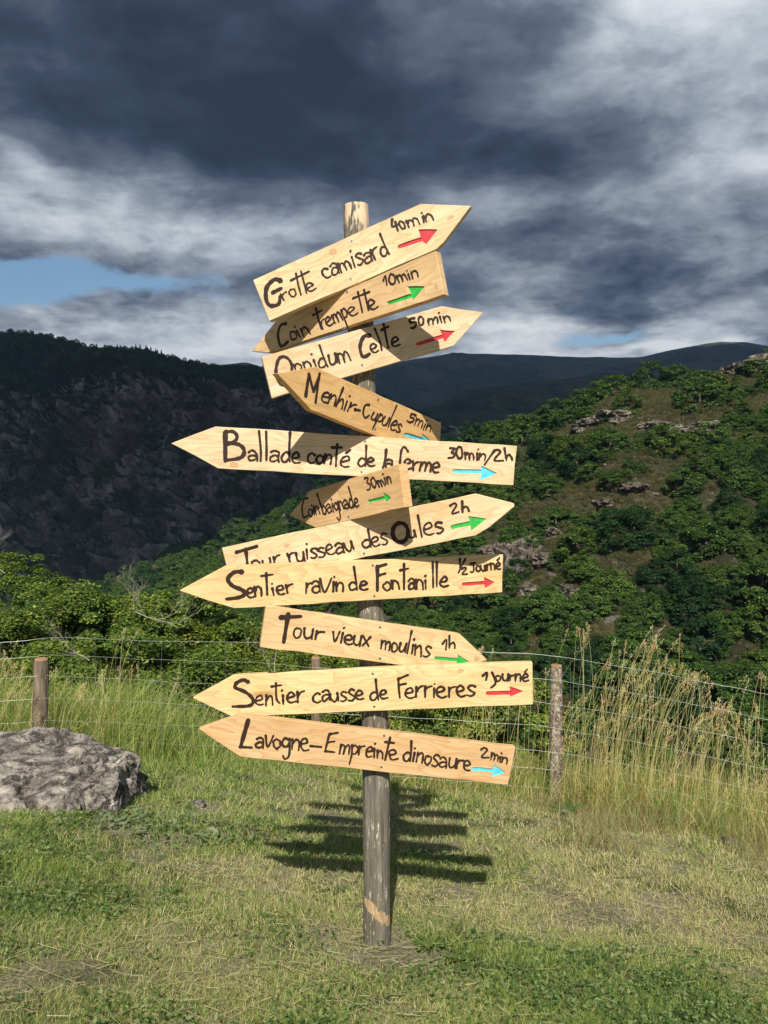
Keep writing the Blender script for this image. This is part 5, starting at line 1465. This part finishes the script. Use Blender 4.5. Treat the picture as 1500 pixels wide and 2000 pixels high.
for (lo, hi, cnt, lab) in ((4, 78, 9, 'on the highest summit at the far left'), (188, 345, 24, 'along the wooded skyline left of the top boards')):
    for i in range(cnt):
        px = lo + (hi - lo) * (i + 0.5 + random.uniform(-.42, .42)) / cnt
        D = interp(px, [(0, 900), (110, 860), (180, 700), (330, 640)]) * random.uniform(0.97, 1.0)
        g = at(px, interp(px, RID) + 1, D); hh = random.uniform(4.5, 9.5)
        o = link('conifer', cm_[i % 3]); o.location = g - Vector((0, 0, 2.5)); o.scale = (hh * 1.15, hh * 1.15, hh)
        tag(o, 'tiny dark conifer, ' + NTH[i] + ' from the left ' + lab, 'conifer', 'conifers ' + lab)

# woods on the left mountain
P_, S_ = [], []
LM = dict(ridge=[(-600, 640), (0, 660), (60, 654), (110, 661), (180, 684), (250, 686), (290, 688), (330, 704), (420, 724), (520, 728), (600, 740), (700, 765), (800, 800), (950, 860), (1200, 900)],
          dr=[(-600, 820), (0, 900), (110, 860), (180, 700), (330, 640), (520, 700), (1200, 900)], base_z=[(-600, -80), (1200, -80)], d0=[(-600, 380), (400, 330), (1200, 420)], nfun=cliff_noise, zshape=1.0)
tries = 0
while len(P_) < 2100 and tries < 40000:
    tries += 1
    px = random.uniform(-120, 760); t = random.random() ** 0.8
    dens = mn.noise(Vector((px * 0.011, t * 7, 3))) + 0.5 * mn.noise(Vector((px * 0.04, t * 22, 9)))
    if dens < 0.20 and not (t > 0.80 and random.random() < 0.6): continue
    p = Vector(pos_on(px, t, **LM)); s_ = random.uniform(1.8, 4.2); P_.append(p + Vector((0, 0, 0.8))); S_.append(s_)
instances('mountain_woods', P_, S_, src[:3], 'dark scrub woods clinging to the cliffs of the left mountain', 'woods', M_LEAF)

# ------------------------------------------------------------------ unseen cloud lumps, added overhead to block the sun from the mountains
m, b, p = material('cloud'); b.n.remove(p)
df = b.new('ShaderNodeBsdfDiffuse'); df.inputs[0].default_value = (0.8, 0.8, 0.82, 1)
tr = b.new('ShaderNodeBsdfTranslucent'); tr.inputs[0].default_value = (0.40, 0.43, 0.48, 1)
mx = b.new('ShaderNodeMixShader'); mx.inputs[0].default_value = 0.55; b.l.new(df.outputs[0], mx.inputs[1]); b.l.new(tr.outputs[0], mx.inputs[2]); b.l.new(mx.outputs[0], b.n['Material Output'].inputs[0])
M_SHADE_CLOUD = m
bm = bmesh.new(); cr = random.Random(5)
ALT = 2500.0; SH = ALT / math.tan(math.radians(SUN_EL))
for i in range(120):
    # where its shade should fall, then up along the sunbeam
    gy = cr.uniform(430, 1500) if i < 45 else cr.uniform(1500, 4300); gx = cr.uniform(-1500, 1500) * (0.4 + gy / 3200)
    if gy < 1000 and gx > 250: continue
    r_ = cr.uniform(230, 420) * (1 if i < 45 else 1.35)
    gy = max(gy, 170 + r_ + (120 if gx > -150 else 0))
    mt = Matrix.Translation((gx - SUN_AZ * SH, gy - SH, ALT + cr.uniform(-60, 120))) @ Matrix.Diagonal((r_, r_, r_ * 0.33, 1))
    bmesh.ops.create_icosphere(bm, subdivisions=3, radius=1, matrix=mt)
for v in bm.verts: v.co += Vector((mn.noise(v.co * 0.006), mn.noise(v.co * 0.006 + Vector((5, 5, 5))), mn.noise(v.co * 0.006 + Vector((9, 0, 9))))) * 60
tag(bm_obj('shade_cloud', bm, M_SHADE_CLOUD, smooth=True), 'unseen grey cloud overhead, added to shade the mountains', 'cloud', kind='stuff')

# ------------------------------------------------------------------ the air
bm = bmesh.new(); bmesh.ops.create_cube(bm, size=1)
for v in bm.verts: v.co = Vector((v.co.x * 17000, 1450 + v.co.y * 14900, 0)) + Vector((0, 0, 760 if v.co.z > 0 else -97))
m = bpy.data.materials.new('air'); m.use_nodes = True; b = NB(m.node_tree); b.n.remove(b.n['Principled BSDF'])
pv = b.new('ShaderNodeVolumePrincipled'); pv.inputs['Color'].default_value = (0.42, 0.66, 1.0, 1); pv.inputs['Density'].default_value = 0.00012; pv.inputs['Anisotropy'].default_value = 0.0
b.l.new(pv.outputs[0], b.n['Material Output'].inputs['Volume'])
tag(bm_obj('haze', bm, m), 'thin blue air between the hills', 'haze', kind='stuff')
